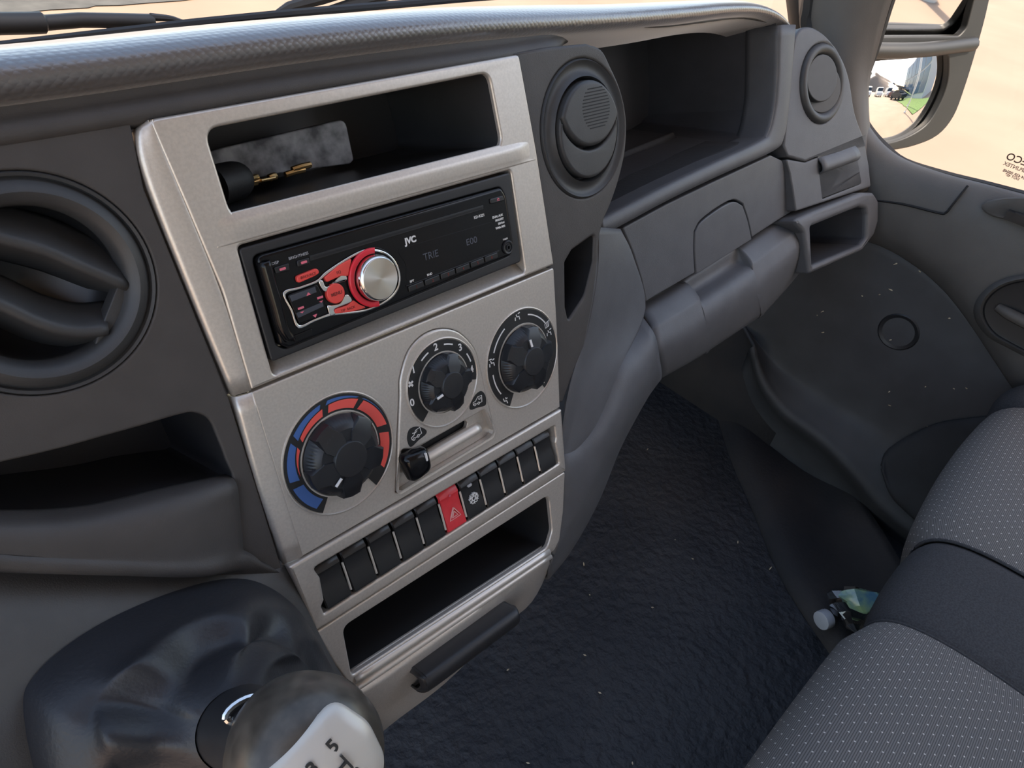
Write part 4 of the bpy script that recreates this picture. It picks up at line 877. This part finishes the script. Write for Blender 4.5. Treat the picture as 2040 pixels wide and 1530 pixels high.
plate('blade_stop', [(LV[0] + 31.5, LV[1] - 5), (LV[0] + 31.5, LV[1] - 20), (LV[0] + 14, LV[1] - 30), (LV[0] + 11, LV[1] - 31), (LV[0] + 13, LV[1] - 27.6)], [], -14, -5, 0.8, M['vent'], lv)

rv = thing('air_vent', 'round closed air vent with ribbed thumb pad right of the radio', 'air vent', group='round dashboard vents')
v, f_ = lathe([(47.0, -16), (47.0, -4.6), (46.0, -3.0), (44.6, -4.0), (43.5, -5.0), (40, -5.5), (37.4, -4.0), (35.6, -1.5), (34.9, -4), (34.7, -16)], 72, *RV); mesh('bezel', v, f_, M['vent'], rv)
v, f_ = lathe([(34.8, -12), (1, -12)], 48, *RV, cap1=True); mesh('barrel', v, f_, M['gap'], rv)
RI = 32.8
def arc_y(x): return 23.5 - math.sqrt(max(0, 34.5 ** 2 - (x - 2) ** 2))
xs_ = [-33.9 + 67.8 * i / 400 for i in range(401)]
inside = [x for x in xs_ if x * x + arc_y(x) ** 2 < RI * RI and abs(x - 2) < 34.4]
xa, xb = inside[0], inside[-1]
arcl = [(xa + (xb - xa) * i / 24, arc_y(xa + (xb - xa) * i / 24)) for i in range(25)]
tha, thb = math.degrees(math.atan2(arcl[0][1], arcl[0][0])), math.degrees(math.atan2(arcl[-1][1], arcl[-1][0]))
if tha < 0: tha += 360
toparc = circ(0, 0, RI, 36, thb, tha); botarc = circ(0, 0, RI, 36, tha, thb + 360)
low_lp = [(RV[0] + x, RV[1] + y) for x, y in botarc + [(x, y - 2.4) for x, y in reversed(arcl)][1:-1]]
up_lp = [(RV[0] + x, RV[1] + y) for x, y in toparc + arcl[1:-1]]
plate('lower_flap', low_lp, [], -12, 1.0, 2.0, M['vent'], rv)
cxu, cyu = RV[0] + 1.5, RV[1] + 14.5
uf = plate('upper_flap', up_lp, [], -12, 3.0, 2.6, M['vent'], rv)
for k in range(13):
    y = cyu + 13.5 - k * 2.15 - 1.0; hw = math.sqrt(max(4, 15.5 ** 2 - (y - cyu + 0.6) ** 2)); x0 = cxu + 4.5
    v, f_ = box(x0 - hw, y - 0.38, 2.0, x0 + hw, y + 0.38, 3.15); mesh('thumb_groove_shade', v, f_, M['gap'], uf, False)  # dark bars stand in for the shade in the thumb pad's grooves

cvn = thing('air_vent', 'small round air vent with tilted flap on the outer dash column', 'air vent', group='round dashboard vents')
v, f_ = lathe([(CVR, -20), (CVR, 0.5), (CVR - 1.5, 3.0), (CVR - 4, 4.4), (CVR - 7.5, 4.0), (CVR - 10.5, 1.0), (CVR - 12, -4), (CVR - 13, -18)], 64, *cv); mesh('bezel', v, f_, M['vent'], cvn, True, MC)
v, f_ = lathe([(CVR - 12, -12), (1, -14)], 40, *cv, cap1=True); mesh('barrel', v, f_, M['gap'], cvn, True, MC)
T = MC @ Matrix.Translation((cv[0], cv[1], 0)) @ Matrix.Rotation(math.radians(-14), 4, 'Y')
plate('lower_flap', [(x, y) for x, y in circ(4, -6, 26.5, 40)], [], -9, -2, 1.2, M['vent'], cvn, T)
T2 = MC @ Matrix.Translation((cv[0], cv[1], 0)) @ Matrix.Rotation(math.radians(-8), 4, 'Y')
plate('upper_flap', [(x, y) for x, y in circ(-4, 6, 25.5, 40)], [], -4, 4.0, 1.2, M['vent'], cvn, T2)

# ================================================================== GEAR LEVER
rows = []
for r in (((-260, 1090, -8), (0, 1118, -8), (278, 1130, -7), (472, 1134, -6), (566, 1126, -5)), ((-260, 1230, 10), (0, 1230, 12), (200, 1230, 12), (430, 1205, 8), (603, 1206, 0)), ((-260, 1370, 26), (0, 1370, 28), (200, 1370, 26), (480, 1330, 16), (660, 1322, 0)), ((-260, 1560, 44), (0, 1560, 44), (200, 1600, 42), (500, 1560, 26), (742, 1460, 0)), ((-260, 1900, 60), (0, 1900, 60), (250, 1900, 56), (560, 1850, 34), (770, 1560, -6))):
    rows.append([D(*q) for q in r])
patch('shifter_housing', rows, M['housing'], dash, 5, 3)
gear = thing('gear_lever', 'gear lever with black leather gaiter and dark round knob', 'gear lever')
basep = [(42, 1420, 34), (78, 1335, 28), (190, 1248, 18), (330, 1184, 10), (450, 1153, 5), (530, 1166, 3), (600, 1222, 4), (655, 1320, 4), (700, 1420, 4), (735, 1530, 10), (640, 1680, 36), (400, 1740, 50), (200, 1700, 52), (85, 1580, 46)]
base_r = cr([D(*q) for q in basep], 8, True); nb = len(base_r)
topc = D(478, 1452, 86)
axw = (MD.transposed() @ (RC @ Vector((0.56, -0.14, -1.0)))).normalized()
e1 = axw.cross(Vector((0, 1, 0))).normalized(); e2 = axw.cross(e1)
bc = sum(base_r, Vector()) / nb
rows = []
for j in range(25):
    s = j / 24; row = []
    for i, p in enumerate(base_r):
        a = 2 * math.pi * i / nb
        d = (p - bc); ang = math.atan2(d.dot(e2), d.dot(e1))
        tp = topc + (e1 * math.cos(ang) + e2 * math.sin(ang)) * 17
        q = p + (tp - p) * s
        q = q + Vector((0, 0, 1)) * (20 * math.sin(math.pi * min(1, s * 1.25) ** 0.8) * (1 - 0.5 * s) - 9 * math.sin(math.pi * s) ** 2)
        fold_ = 0.0
        for a0_, am_, wd_ in ((0.45, 7, 0.24), (1.40, 13, 0.20), (2.12, 12, 0.15), (2.75, 8, 0.2), (5.6, 9, 0.28), (4.7, 8, 0.3), (3.6, 7, 0.25)):
            da_ = (a - a0_ - 0.55 * math.sin(3.0 * s) + math.pi) % (2 * math.pi) - math.pi
            fold_ += am_ * math.exp(-(da_ / wd_) ** 2) - 0.28 * am_ * math.exp(-(da_ / (wd_ * 2.6)) ** 2)
        q = q + axw * fold_ * math.sin(math.pi * min(1, max(0, (s - 0.12) / 0.88))) ** 1.4 + axw * 2.0 * math.sin(7 * a + 5 * s) * math.sin(math.pi * s)
        q = q + (bc - p).normalized() * (5.0 * math.sin(8 * s + 2 * a) * math.sin(math.pi * s) ** 2)
        row.append(q)
    rows.append(row)
vs, fs = grid(rows, True); gt = mesh('gaiter', vs, fs, M['leather'], gear, True, None, None, 80)
mdf = gt.modifiers.new('smooth', 'SUBSURF'); mdf.levels = 1; mdf.render_levels = 1
kc = D(608, 1500, 136); KR = 27.0
KM = Matrix.Identity(4)
kz = axw; kx_ = (MD.transposed() @ (RC @ Vector((0.80, -0.62, 0.1)))); kx_ = (kx_ - kz * kx_.dot(kz)).normalized(); ky_ = kz.cross(kx_)
for i in range(3): KM[i][0], KM[i][1], KM[i][2], KM[i][3] = kx_[i], ky_[i], kz[i], kc[i]
v, f_ = lathe([(9, -70), (10, -50), (14.5, -40), (15.0, -28), (17, -24)], 32); 
sl_pts = [topc - axw * 6, topc + (kc - topc) * 0.35, topc + (kc - topc) * 0.75]
mesh('collar', *tube(sl_pts, lambda s: 17.5 - 4 * s, 24, 4), M['blacksat'], gear)
kn = mesh('knob', *lathe([(9, -30), (14, -27.5), (20.5, -22), (25.5, -13), (27.6, -2), (27.0, 8), (24.0, 16.5), (19, 22.0), (12, 25.2), (5, 26.3), (0.3, 26.5)], 48, cap1=True), M['shiftknob'], gear, True, KM, None, 80)
# shift pattern plate, domed like the knob
KP = [(0, 26.5), (5, 26.3), (12, 25.2), (19, 22.0), (24.0, 16.5), (27.0, 8)]
def dome(x, y): return 28.4 - (46 - math.sqrt(46 * 46 - x * x - y * y))
lp = rpoly([(-18, 15), (18, 15), (21, 0), (17, -16), (0, -20), (-17, -16), (-21, 0)], [7, 7, 14, 9, 14, 9, 14], 7)
rws = [[Vector((x * k, y * k, dome(x * k, y * k))) for x, y in lp] for k in (1.03, 0.99, 0.8, 0.55, 0.3, 0.02)]
rws[0] = [p - Vector((0, 0, 2.0)) for p in rws[0]]
vs, fs = grid(rws, True); fs.append(tuple(range(5 * len(lp), 6 * len(lp)))); kp = mesh('shift_plate', vs, fs, M['knobplate'], kn, True, KM, None, 70)
M['digit'] = pbr('dark_print', (0.02, 0.02, 0.02), 0.5)
for sdig, x, y in (('1', -8.5, 4.0), ('3', 0, 4.2), ('5', 8.5, 4.0), ('2', -8.5, -9.5), ('4', 0, -10), ('R', 8.5, -9.5)):
    text('shift_digit', sdig, x, y, 6.4, M['digit'], kp, dome(x, y + 2) - 0.1, 0, KM, 'CENTER', bold=0.15, thick=0.3)
v, f_ = strokes([[(-8.5, 2.2), (-8.5, -4)], [(0, 2.2), (0, -4)], [(8.5, 2.2), (8.5, -4)], [(-8.5, -0.8), (8.5, -0.8)]], 0.8, 27.0, 28.8); mesh('shift_lines', v, f_, M['digit'], kp, False, KM)
lk = topc + (kc - topc) * 0.42
loopc = D(483, 1412, 100)
ringp = [loopc + (e1 * 6.5 * math.cos(a) + e2 * 3.0 * math.sin(a)) for a in [2 * math.pi * k / 16 for k in range(17)]]
mesh('collar_loop', *tube(ringp, 1.5, 8), M['chrome'], gear)

# ================================================================== OUTSIDE: wipers and mirror
def wp(x, y, yy=450): return W(x, y, 'y', yy)
wa = thing('wiper_arm', 'grey wiper arm lying across the foot of the windscreen at far left', 'wiper', None, tuple(wp(100, 60)), group='windscreen wipers')
bpy.context.view_layer.update()
def wpart(o, root):
    o.parent = root; o.matrix_parent_inverse = Matrix.Translation(root.location).inverted(); return o
wpart(mesh('arm_head', *tube([wp(-120, 50), wp(0, 47), wp(60, 46), wp(86, 45), wp(92, 45)], lambda s: 8.6 if s < 0.9 else 6, 10), M['wiper']), wa)
wpart(mesh('arm', *tube([wp(84, 46), wp(160, 40), wp(240, 41), wp(302, 42), wp(306, 42)], lambda s: 6.2 if s < 0.95 else 5, 10), M['wiper']), wa)
wpart(mesh('arm_tip', *tube([wp(300, 34), wp(340, 37), wp(370, 44), wp(415, 42)], lambda s: 3.6 - 2.6 * s, 8, 4), M['wiper']), wa)
wpart(mesh('clip', *tube([wp(236, 46), wp(222, 58), wp(208, 66)], 2.6, 8, 3), M['wiper']), wa)
wpart(mesh('blade', *tube([wp(-150, 112, 440), wp(0, 92, 440), wp(230, 62, 440), wp(400, 43, 440)], lambda s: 4.2 - 2.5 * s, 8), M['seal']), wa)
wb = thing('wiper_arm', 'second wiper arm seen past the middle of the padded dash top', 'wiper', None, tuple(wp(640, 10)), group='windscreen wipers')
bpy.context.view_layer.update()
wpart(mesh('arm', *tube([wp(548, 26), wp(575, 14), wp(640, -4), wp(760, -40)], lambda s: 2 + 5 * min(1, s * 2), 8), M['wiper']), wb)
wpart(mesh('blade', *tube([wp(630, 24), wp(700, 8), wp(780, -12)], lambda s: 2 + 4 * min(1, s * 2), 8), M['wiper']), wb)

mn = Vector((-0.33, -0.94, 0.12)).normalized()          # the mirror looks back along the van
mo_ = W(1810, 200, 'x', 1080)
mu = Vector((0, 0, 1)).cross(mn).normalized(); mv = mn.cross(mu)
def m2(x, y):
    p = on_plane(x, y, mo_ / 1000, mn) * 1000 - mo_; return (p.dot(mu), p.dot(mv))
MM = Matrix.Identity(4)
for i in range(3): MM[i][0], MM[i][1], MM[i][2], MM[i][3] = mu[i], mv[i], mn[i], 0
mir = thing('side_mirror', 'dark grey passenger door mirror with flat upper and curved lower glass', 'mirror', None, tuple(mo_))
shell = [m2(*q) for q in ((1660, -330), (1800, -420), (1960, -440), (2005, -330), (1990, -150), (1962, 0), (1942, 80), (1915, 170), (1892, 230), (1860, 268), (1815, 288), (1770, 297), (1735, 297), (1690, 270), (1670, 100))]
upg = rpoly([m2(*q) for q in ((1700, -340), (1940, -390), (1952, -250), (1930, 0), (1916, 55), (1903, 69), (1740, 70), (1700, 70))], [10, 10, 20, 20, 10, 10, 3, 3], 5)
log = [m2(*q) for q in ((1690, 132), (1735, 121), (1800, 116), (1860, 110), (1877, 108), (1881, 120), (1879, 160), (1866, 200), (1843, 240), (1815, 262), (1780, 277), (1740, 284), (1695, 285))]
logc = cr2(log, 4)
shl = cr2(shell, 4)
plate('mirror_shell', shl, [upg, logc], -4, 8, 3, M['mirror_shell'], mir, MM)
plate('shell_back', scale_loop(shl, 0.99), [], -110, -50, 24, M['mirror_shell'], mir, MM)
v, f_ = loftbox(scale_loop(shl, 0.995), 2, scale_loop(shl, 0.99), -70, False); mesh('shell_wall', v, f_, M['mirror_shell'], mir, True, MM)
g0, g1 = m2(1660, 96), m2(1928, 86)
mesh('cross_bar', *tube([Vector((g0[0], g0[1], 12)), Vector(((g0[0] + g1[0]) / 2, (g0[1] + g1[1]) / 2 - 3, 20)), Vector((g1[0], g1[1], 8))], 11, 12, 5), M['mirror_shell'], mir, True, MM)
uc_ = m2(1850, 50)
TU = MM @ Matrix.Translation((uc_[0], uc_[1], -10)) @ Matrix.Rotation(math.radians(13), 4, 'X') @ Matrix.Translation((-uc_[0], -uc_[1], 0))
plate('upper_glass', scale_loop(upg, 1.03), [], -3, 0, 0, M['mirror'], mir, TU)
lc = (sum(p[0] for p in logc) / len(logc), sum(p[1] for p in logc) / len(logc))
rws = []
for k in (1.04, 0.9, 0.75, 0.6, 0.45, 0.3, 0.15, 0.01):
    rws.append([Vector((lc[0] + (x - lc[0]) * k, lc[1] + (y - lc[1]) * k, 0)) for x, y in logc])
RAD = 260.0
for r_ in rws:
    for p in r_: p.z = 4 + math.sqrt(RAD ** 2 - (p.x - lc[0]) ** 2 - (p.y - lc[1]) ** 2) - RAD + 6
vs, fs = grid(rws, True); fs.append(tuple(range(7 * len(logc), 8 * len(logc)))); mesh('lower_glass', vs, fs, M['mirror'], mir, True, MM, None, 180)
mesh('mirror_arm', *tube([mo_ * 0 + mu * -40 + mv * -10 + mn * -40, mu * -160 + mv * -60 + mn * -30], 20, 10), M['mirror_shell'], mir)

# ================================================================== LITTER ON THE FLOOR
bot_ = thing('crushed_bottle', 'crushed clear plastic drink bottle with green and blue label by the seat', 'bottle', None, tuple(W(1715, 1220, 'z', FZ)))
bpy.context.view_layer.update()
bp0, bp1 = W(1698, 1172, 'z', FZ + 62), W(1712, 1262, 'z', FZ + 50)
random.seed(3)
def crushed(p0, p1, r0, n=14, m_=9, sq=0.6):
    ax = (p1 - p0).normalized(); a = ax.cross(Vector((0, 0, 1))).normalized(); b_ = a.cross(ax); rws = []
    for j in range(m_):
        s = j / (m_ - 1); c = p0 + (p1 - p0) * s; r = r0 * (0.25 if j in (0, m_ - 1) else 1) * (0.8 + 0.3 * math.sin(5 * s))
        rws.append([c + (a * math.cos(2 * math.pi * k / n) + b_ * sq * math.sin(2 * math.pi * k / n)) * r * random.uniform(0.72, 1.12) for k in range(n)])
    vs, fs = grid(rws, True); fs += [tuple(reversed(range(n))), tuple(range((m_ - 1) * n, m_ * n))]; return vs, fs
def bpart(o): o.parent = bot_; o.matrix_parent_inverse = Matrix.Translation(bot_.location).inverted(); return o
bpart(mesh('bottle_body', *crushed(bp0, bp1, 34), M['bottle'], None, True, None, None, 20))
M['labelfilm'] = pbr('label_film', (0.12, 0.26, 0.36), 0.25, 0, colr2=(0.40, 0.58, 0.30), nscale=45, coat=0.5)
bpart(mesh('bottle_label', *crushed(W(1712, 1174, 'z', FZ + 84), W(1722, 1222, 'z', FZ + 76), 30, 12, 6, 0.5), M['labelfilm'], None, True, None, None, 15))
cpp = thing('bottle_cap', 'white ribbed bottle cap lying on the floor beside the crushed bottle', 'bottle cap', None, tuple(W(1642, 1236, 'z', FZ + 22)))
bpy.context.view_layer.update()
ca = (W(1662, 1228, 'z', FZ + 38) - W(1632, 1240, 'z', FZ + 38)).normalized(); cc = W(1642, 1234, 'z', FZ + 38)
rws = []
cb1 = ca.cross(Vector((0, 0, 1))).normalized(); cb2 = cb1.cross(ca)
for d, r in ((-7, 0.3), (-7, 10.5), (-6.2, 12.4), (-5, 12.8), (5.6, 12.8), (6.4, 12.3), (6.4, 7.6), (10.5, 7.2), (10.5, 0.3)):
    rws.append([cc + ca * d + (cb1 * math.cos(2 * math.pi * k / 36) + cb2 * math.sin(2 * math.pi * k / 36)) * (r - (0.5 if (k % 2 and r > 12.7) else 0)) for k in range(36)])
vs, fs = grid(rws, True); o = mesh('cap_body', vs, fs, M['cap']); o.parent = cpp; o.matrix_parent_inverse = Matrix.Translation(cpp.location).inverted()
# husks and grains strewn over floor and door
hm = []
random.seed(11)
for x, y, s in [(1163, 1124, 1.6), (1175, 1185, 1.0), (1012, 1334, 0.8), (1165, 1305, .8), (1300, 1210, .8), (1380, 1113, .8), (1345, 1075, .8), (1535, 1132, 1.2), (1470, 1080, .8), (1290, 895, 1.2), (1385, 783, 1.4), (1380, 750, 1.2), (1495, 850, .8), (1588, 1060, .8), (1666, 1286, 1.4), (1195, 1380, .8), (1260, 1520, .9), (1052, 1520, .8), (1670, 1195, 1.8), (1735, 1228, 1.0)]:
    hm.append((W(x, y, 'z', FZ + 3), s))
hm2 = []
for x, y, s in [(1728, 1012, 1.6), (1725, 1050, 1.2), (1692, 893, 1.2), (1687, 890, 1.0), (1786, 525, 1.6), (1776, 578, 1.6), (1752, 587, 1.0), (1640, 620, 1.4), (1628, 628, .9), (1640, 662, 1.0), (1804, 477, 1.4), (1840, 487, .9), (1772, 780, 1.0), (1773, 808, 1.2), (1844, 770, 1.0), (1926, 774, 1.2), (1900, 774, 1.0), (1718, 590, .8), (1833, 541, 1.0), (2008, 590, 1.0), (1892, 634, .8), (1775, 677, .9), (1848, 851, .8), (1490, 715, 1.2), (1897, 873, 1.0)]:
    hm2.append((W(x, y, 'x', 796), s))
for lst, lb in ((hm, 'pale bits of chaff strewn over the dark cab floor'), (hm2, 'pale bits of chaff stuck to the lower door panel')):
    prt = []
    for p, s in lst:
        d = Vector((random.uniform(-1, 1), random.uniform(-1, 1), random.uniform(-.6, .6))).normalized() * 2.6 * s
        prt.append(tube([p - d, p, p + d], lambda q: 0.35 + 0.65 * math.sin(math.pi * q), 5))
    o = mesh('chaff', *merge(prt), M['straw'], None, False); o['kind'] = 'stuff'; o['label'] = lb; o['category'] = 'chaff'


# ================================================================== YARD BEHIND THE VAN (seen in the mirror)
M['hill'] = pbr('bare_hill', (0.20, 0.15, 0.12), 0.95, 0, 0.15, 0.02)
rows = []
for j in range(7):
    row = []
    for i in range(13):
        x = -90000 + i * 15000; hgt = 34000 * math.exp(-((x + 8000) / 42000) ** 2) * (1 + 0.15 * math.sin(i * 1.7)) + 3000
        row.append(Vector((x, -190000 - 6000 * math.sin(math.pi * j / 6) - j * 9000, GZ - 200 + hgt * math.sin(math.pi * j / 6))))
    rows.append(row)
struct(patch('hill', rows, M['hill'], None, 3))
M['vanwhite'] = pbr('white_bodywork', (0.62, 0.61, 0.60), 0.35); M['carglass'] = pbr('dark_car_glass', (0.02, 0.025, 0.03), 0.08); M['tyre'] = pbr('tyre', (0.015, 0.015, 0.015), 0.8)
M['carred'] = pbr('dark_red_bodywork', (0.10, 0.016, 0.02), 0.3); M['cardark'] = pbr('dark_bodywork', (0.02, 0.022, 0.028), 0.25)
def vehicle(name, label, x, y, rot, mat, van, group):
    o = thing(name, label, 'van' if van else 'car', None, (x, y, GZ), group)
    o.rotation_euler = (0, 0, rot)
    if van: prof = [(-2500, 350), (-2550, 900), (-2500, 2250), (-2300, 2380), (900, 2380), (1250, 2200), (1750, 1350), (2500, 1100), (2620, 700), (2600, 350)]; wdt = 960
    else: prof = [(-2050, 350), (-2150, 800), (-2050, 1000), (-1300, 1080), (-900, 1450), (500, 1470), (1100, 1050), (2000, 900), (2150, 650), (2100, 350)]; wdt = 860
    n = len(prof); vs = []; 
    for sx, k in ((-1, 0.96), (-1, 1.0), (1, 1.0), (1, 0.96)):
        pass
    rws = [[Vector((p[0], s * wdt * (0.88 if p[1] > 1300 else 1.0), p[1])) for p in prof] for s in (-1, 1)]
    vs, fs = grid(rws, True); fs += [tuple(range(n)), tuple(reversed(range(n, 2 * n)))]
    mesh('body', vs, fs, mat, o, False)
    for s in (-1, 1):
        for wx in (-1450, 1550 if van else 1350):
            v, f_ = lathe([(340, -110), (340, 110), (200, 120), (20, 115)], 20, cap0=True, cap1=True)
            mesh('wheel', v, f_, M['tyre'], o, True, Matrix.Translation((wx, s * (wdt - 100), 340)) @ Matrix.Rotation(math.radians(90), 4, 'X'))
        yy = s * (wdt * 0.9)
        if van: q = [(700, 1420), (1560, 1420), (1150, 2080), (700, 2080)]
        else: q = [(-1050, 1080), (950, 1070), (480, 1390), (-820, 1390)]
        v, f_ = [(a, yy * (1.11 if b_ < 1200 else 1.12 if b_ < 1430 else 0.985), b_) for a, b_ in q], [(0, 1, 2, 3)]
        mesh('side_window', v, f_, M['carglass'], o, False)
    v = [(1270, -800, 2120), (1270, 800, 2120), (1735, 880, 1400), (1735, -880, 1400)] if van else [(520, -700, 1440), (520, 700, 1440), (1080, 790, 1075), (1080, -790, 1075)]
    mesh('windscreen', [(a + 25, b_, c + 25) for a, b_, c in v], [(0, 1, 2, 3)], M['carglass'], o, False)
    return o
vehicle('parked_van', 'white van parked leftmost in the lower mirror glass', -1500, -24000, 1.3, M['vanwhite'], True, 'vehicles in the mirror')
vehicle('parked_van', 'white van parked second from the left in the lower mirror glass', 2600, -25500, 1.45, M['vanwhite'], True, 'vehicles in the mirror')
vehicle('parked_van', 'white van parked beside the dark cars in the lower mirror glass', 6400, -26500, 1.5, M['vanwhite'], True, 'vehicles in the mirror')
vehicle('parked_car', 'dark red car parked by the lamp post in the mirror reflection', 7300, -21000, 1.4, M['carred'], False, 'vehicles in the mirror')
vehicle('parked_car', 'near black car in front of the red one in the mirror reflection', 6900, -14500, 1.2, M['cardark'], False, 'vehicles in the mirror')
M['pole'] = pbr('galvanised_pole', (0.55, 0.54, 0.53), 0.4, 0.3); M['facade'] = pbr('facade_grey', (0.42, 0.42, 0.43), 0.6); M['pane'] = pbr('facade_glass', (0.10, 0.14, 0.20), 0.08); M['grass'] = pbr('grass', (0.10, 0.17, 0.04), 0.9, 0, 0.3, 5)
for k, (x, y, lb) in enumerate(((4700, -4700, 'pale steel post nearest the mirror beside the glazed building'), (5900, -6600, 'second pale steel post further along the glazed building'))):
    o = thing('steel_post', lb, 'post', None, (x, y, GZ), 'posts along the building')
    mesh('post_shaft', *tube([(0, 0, 0), (0, 0, 3600)], 60, 12), M['pole'], o); mesh('post_foot', *tube([(0, 0, 0), (0, 0, 60)], 130, 12), M['pole'], o)
bld = thing('glazed_building', 'long grey building with tall glass panes beside the yard in the mirror', 'building', None, (9500, -10000, GZ))
mesh('facade', *box(0, -9000, 0, 4000, 3000, 5200), M['facade'], bld, False)
for i in range(6):
    for j in range(2):
        mesh('pane', *box(-60, -8800 + i * 1950, 500 + j * 2350, 10, -8800 + i * 1950 + 1750, 500 + j * 2350 + 2150), M['pane'], bld, False)
o = mesh('lawn', [(6800, -16000, GZ + 30), (9500, -16000, GZ + 30), (9500, -3500, GZ + 30), (5200, -3500, GZ + 30)], [(0, 1, 2, 3)], M['grass'], None, False); o['kind'] = 'stuff'; o['label'] = 'strip of green grass at the foot of the glazed building'; o['category'] = 'grass'
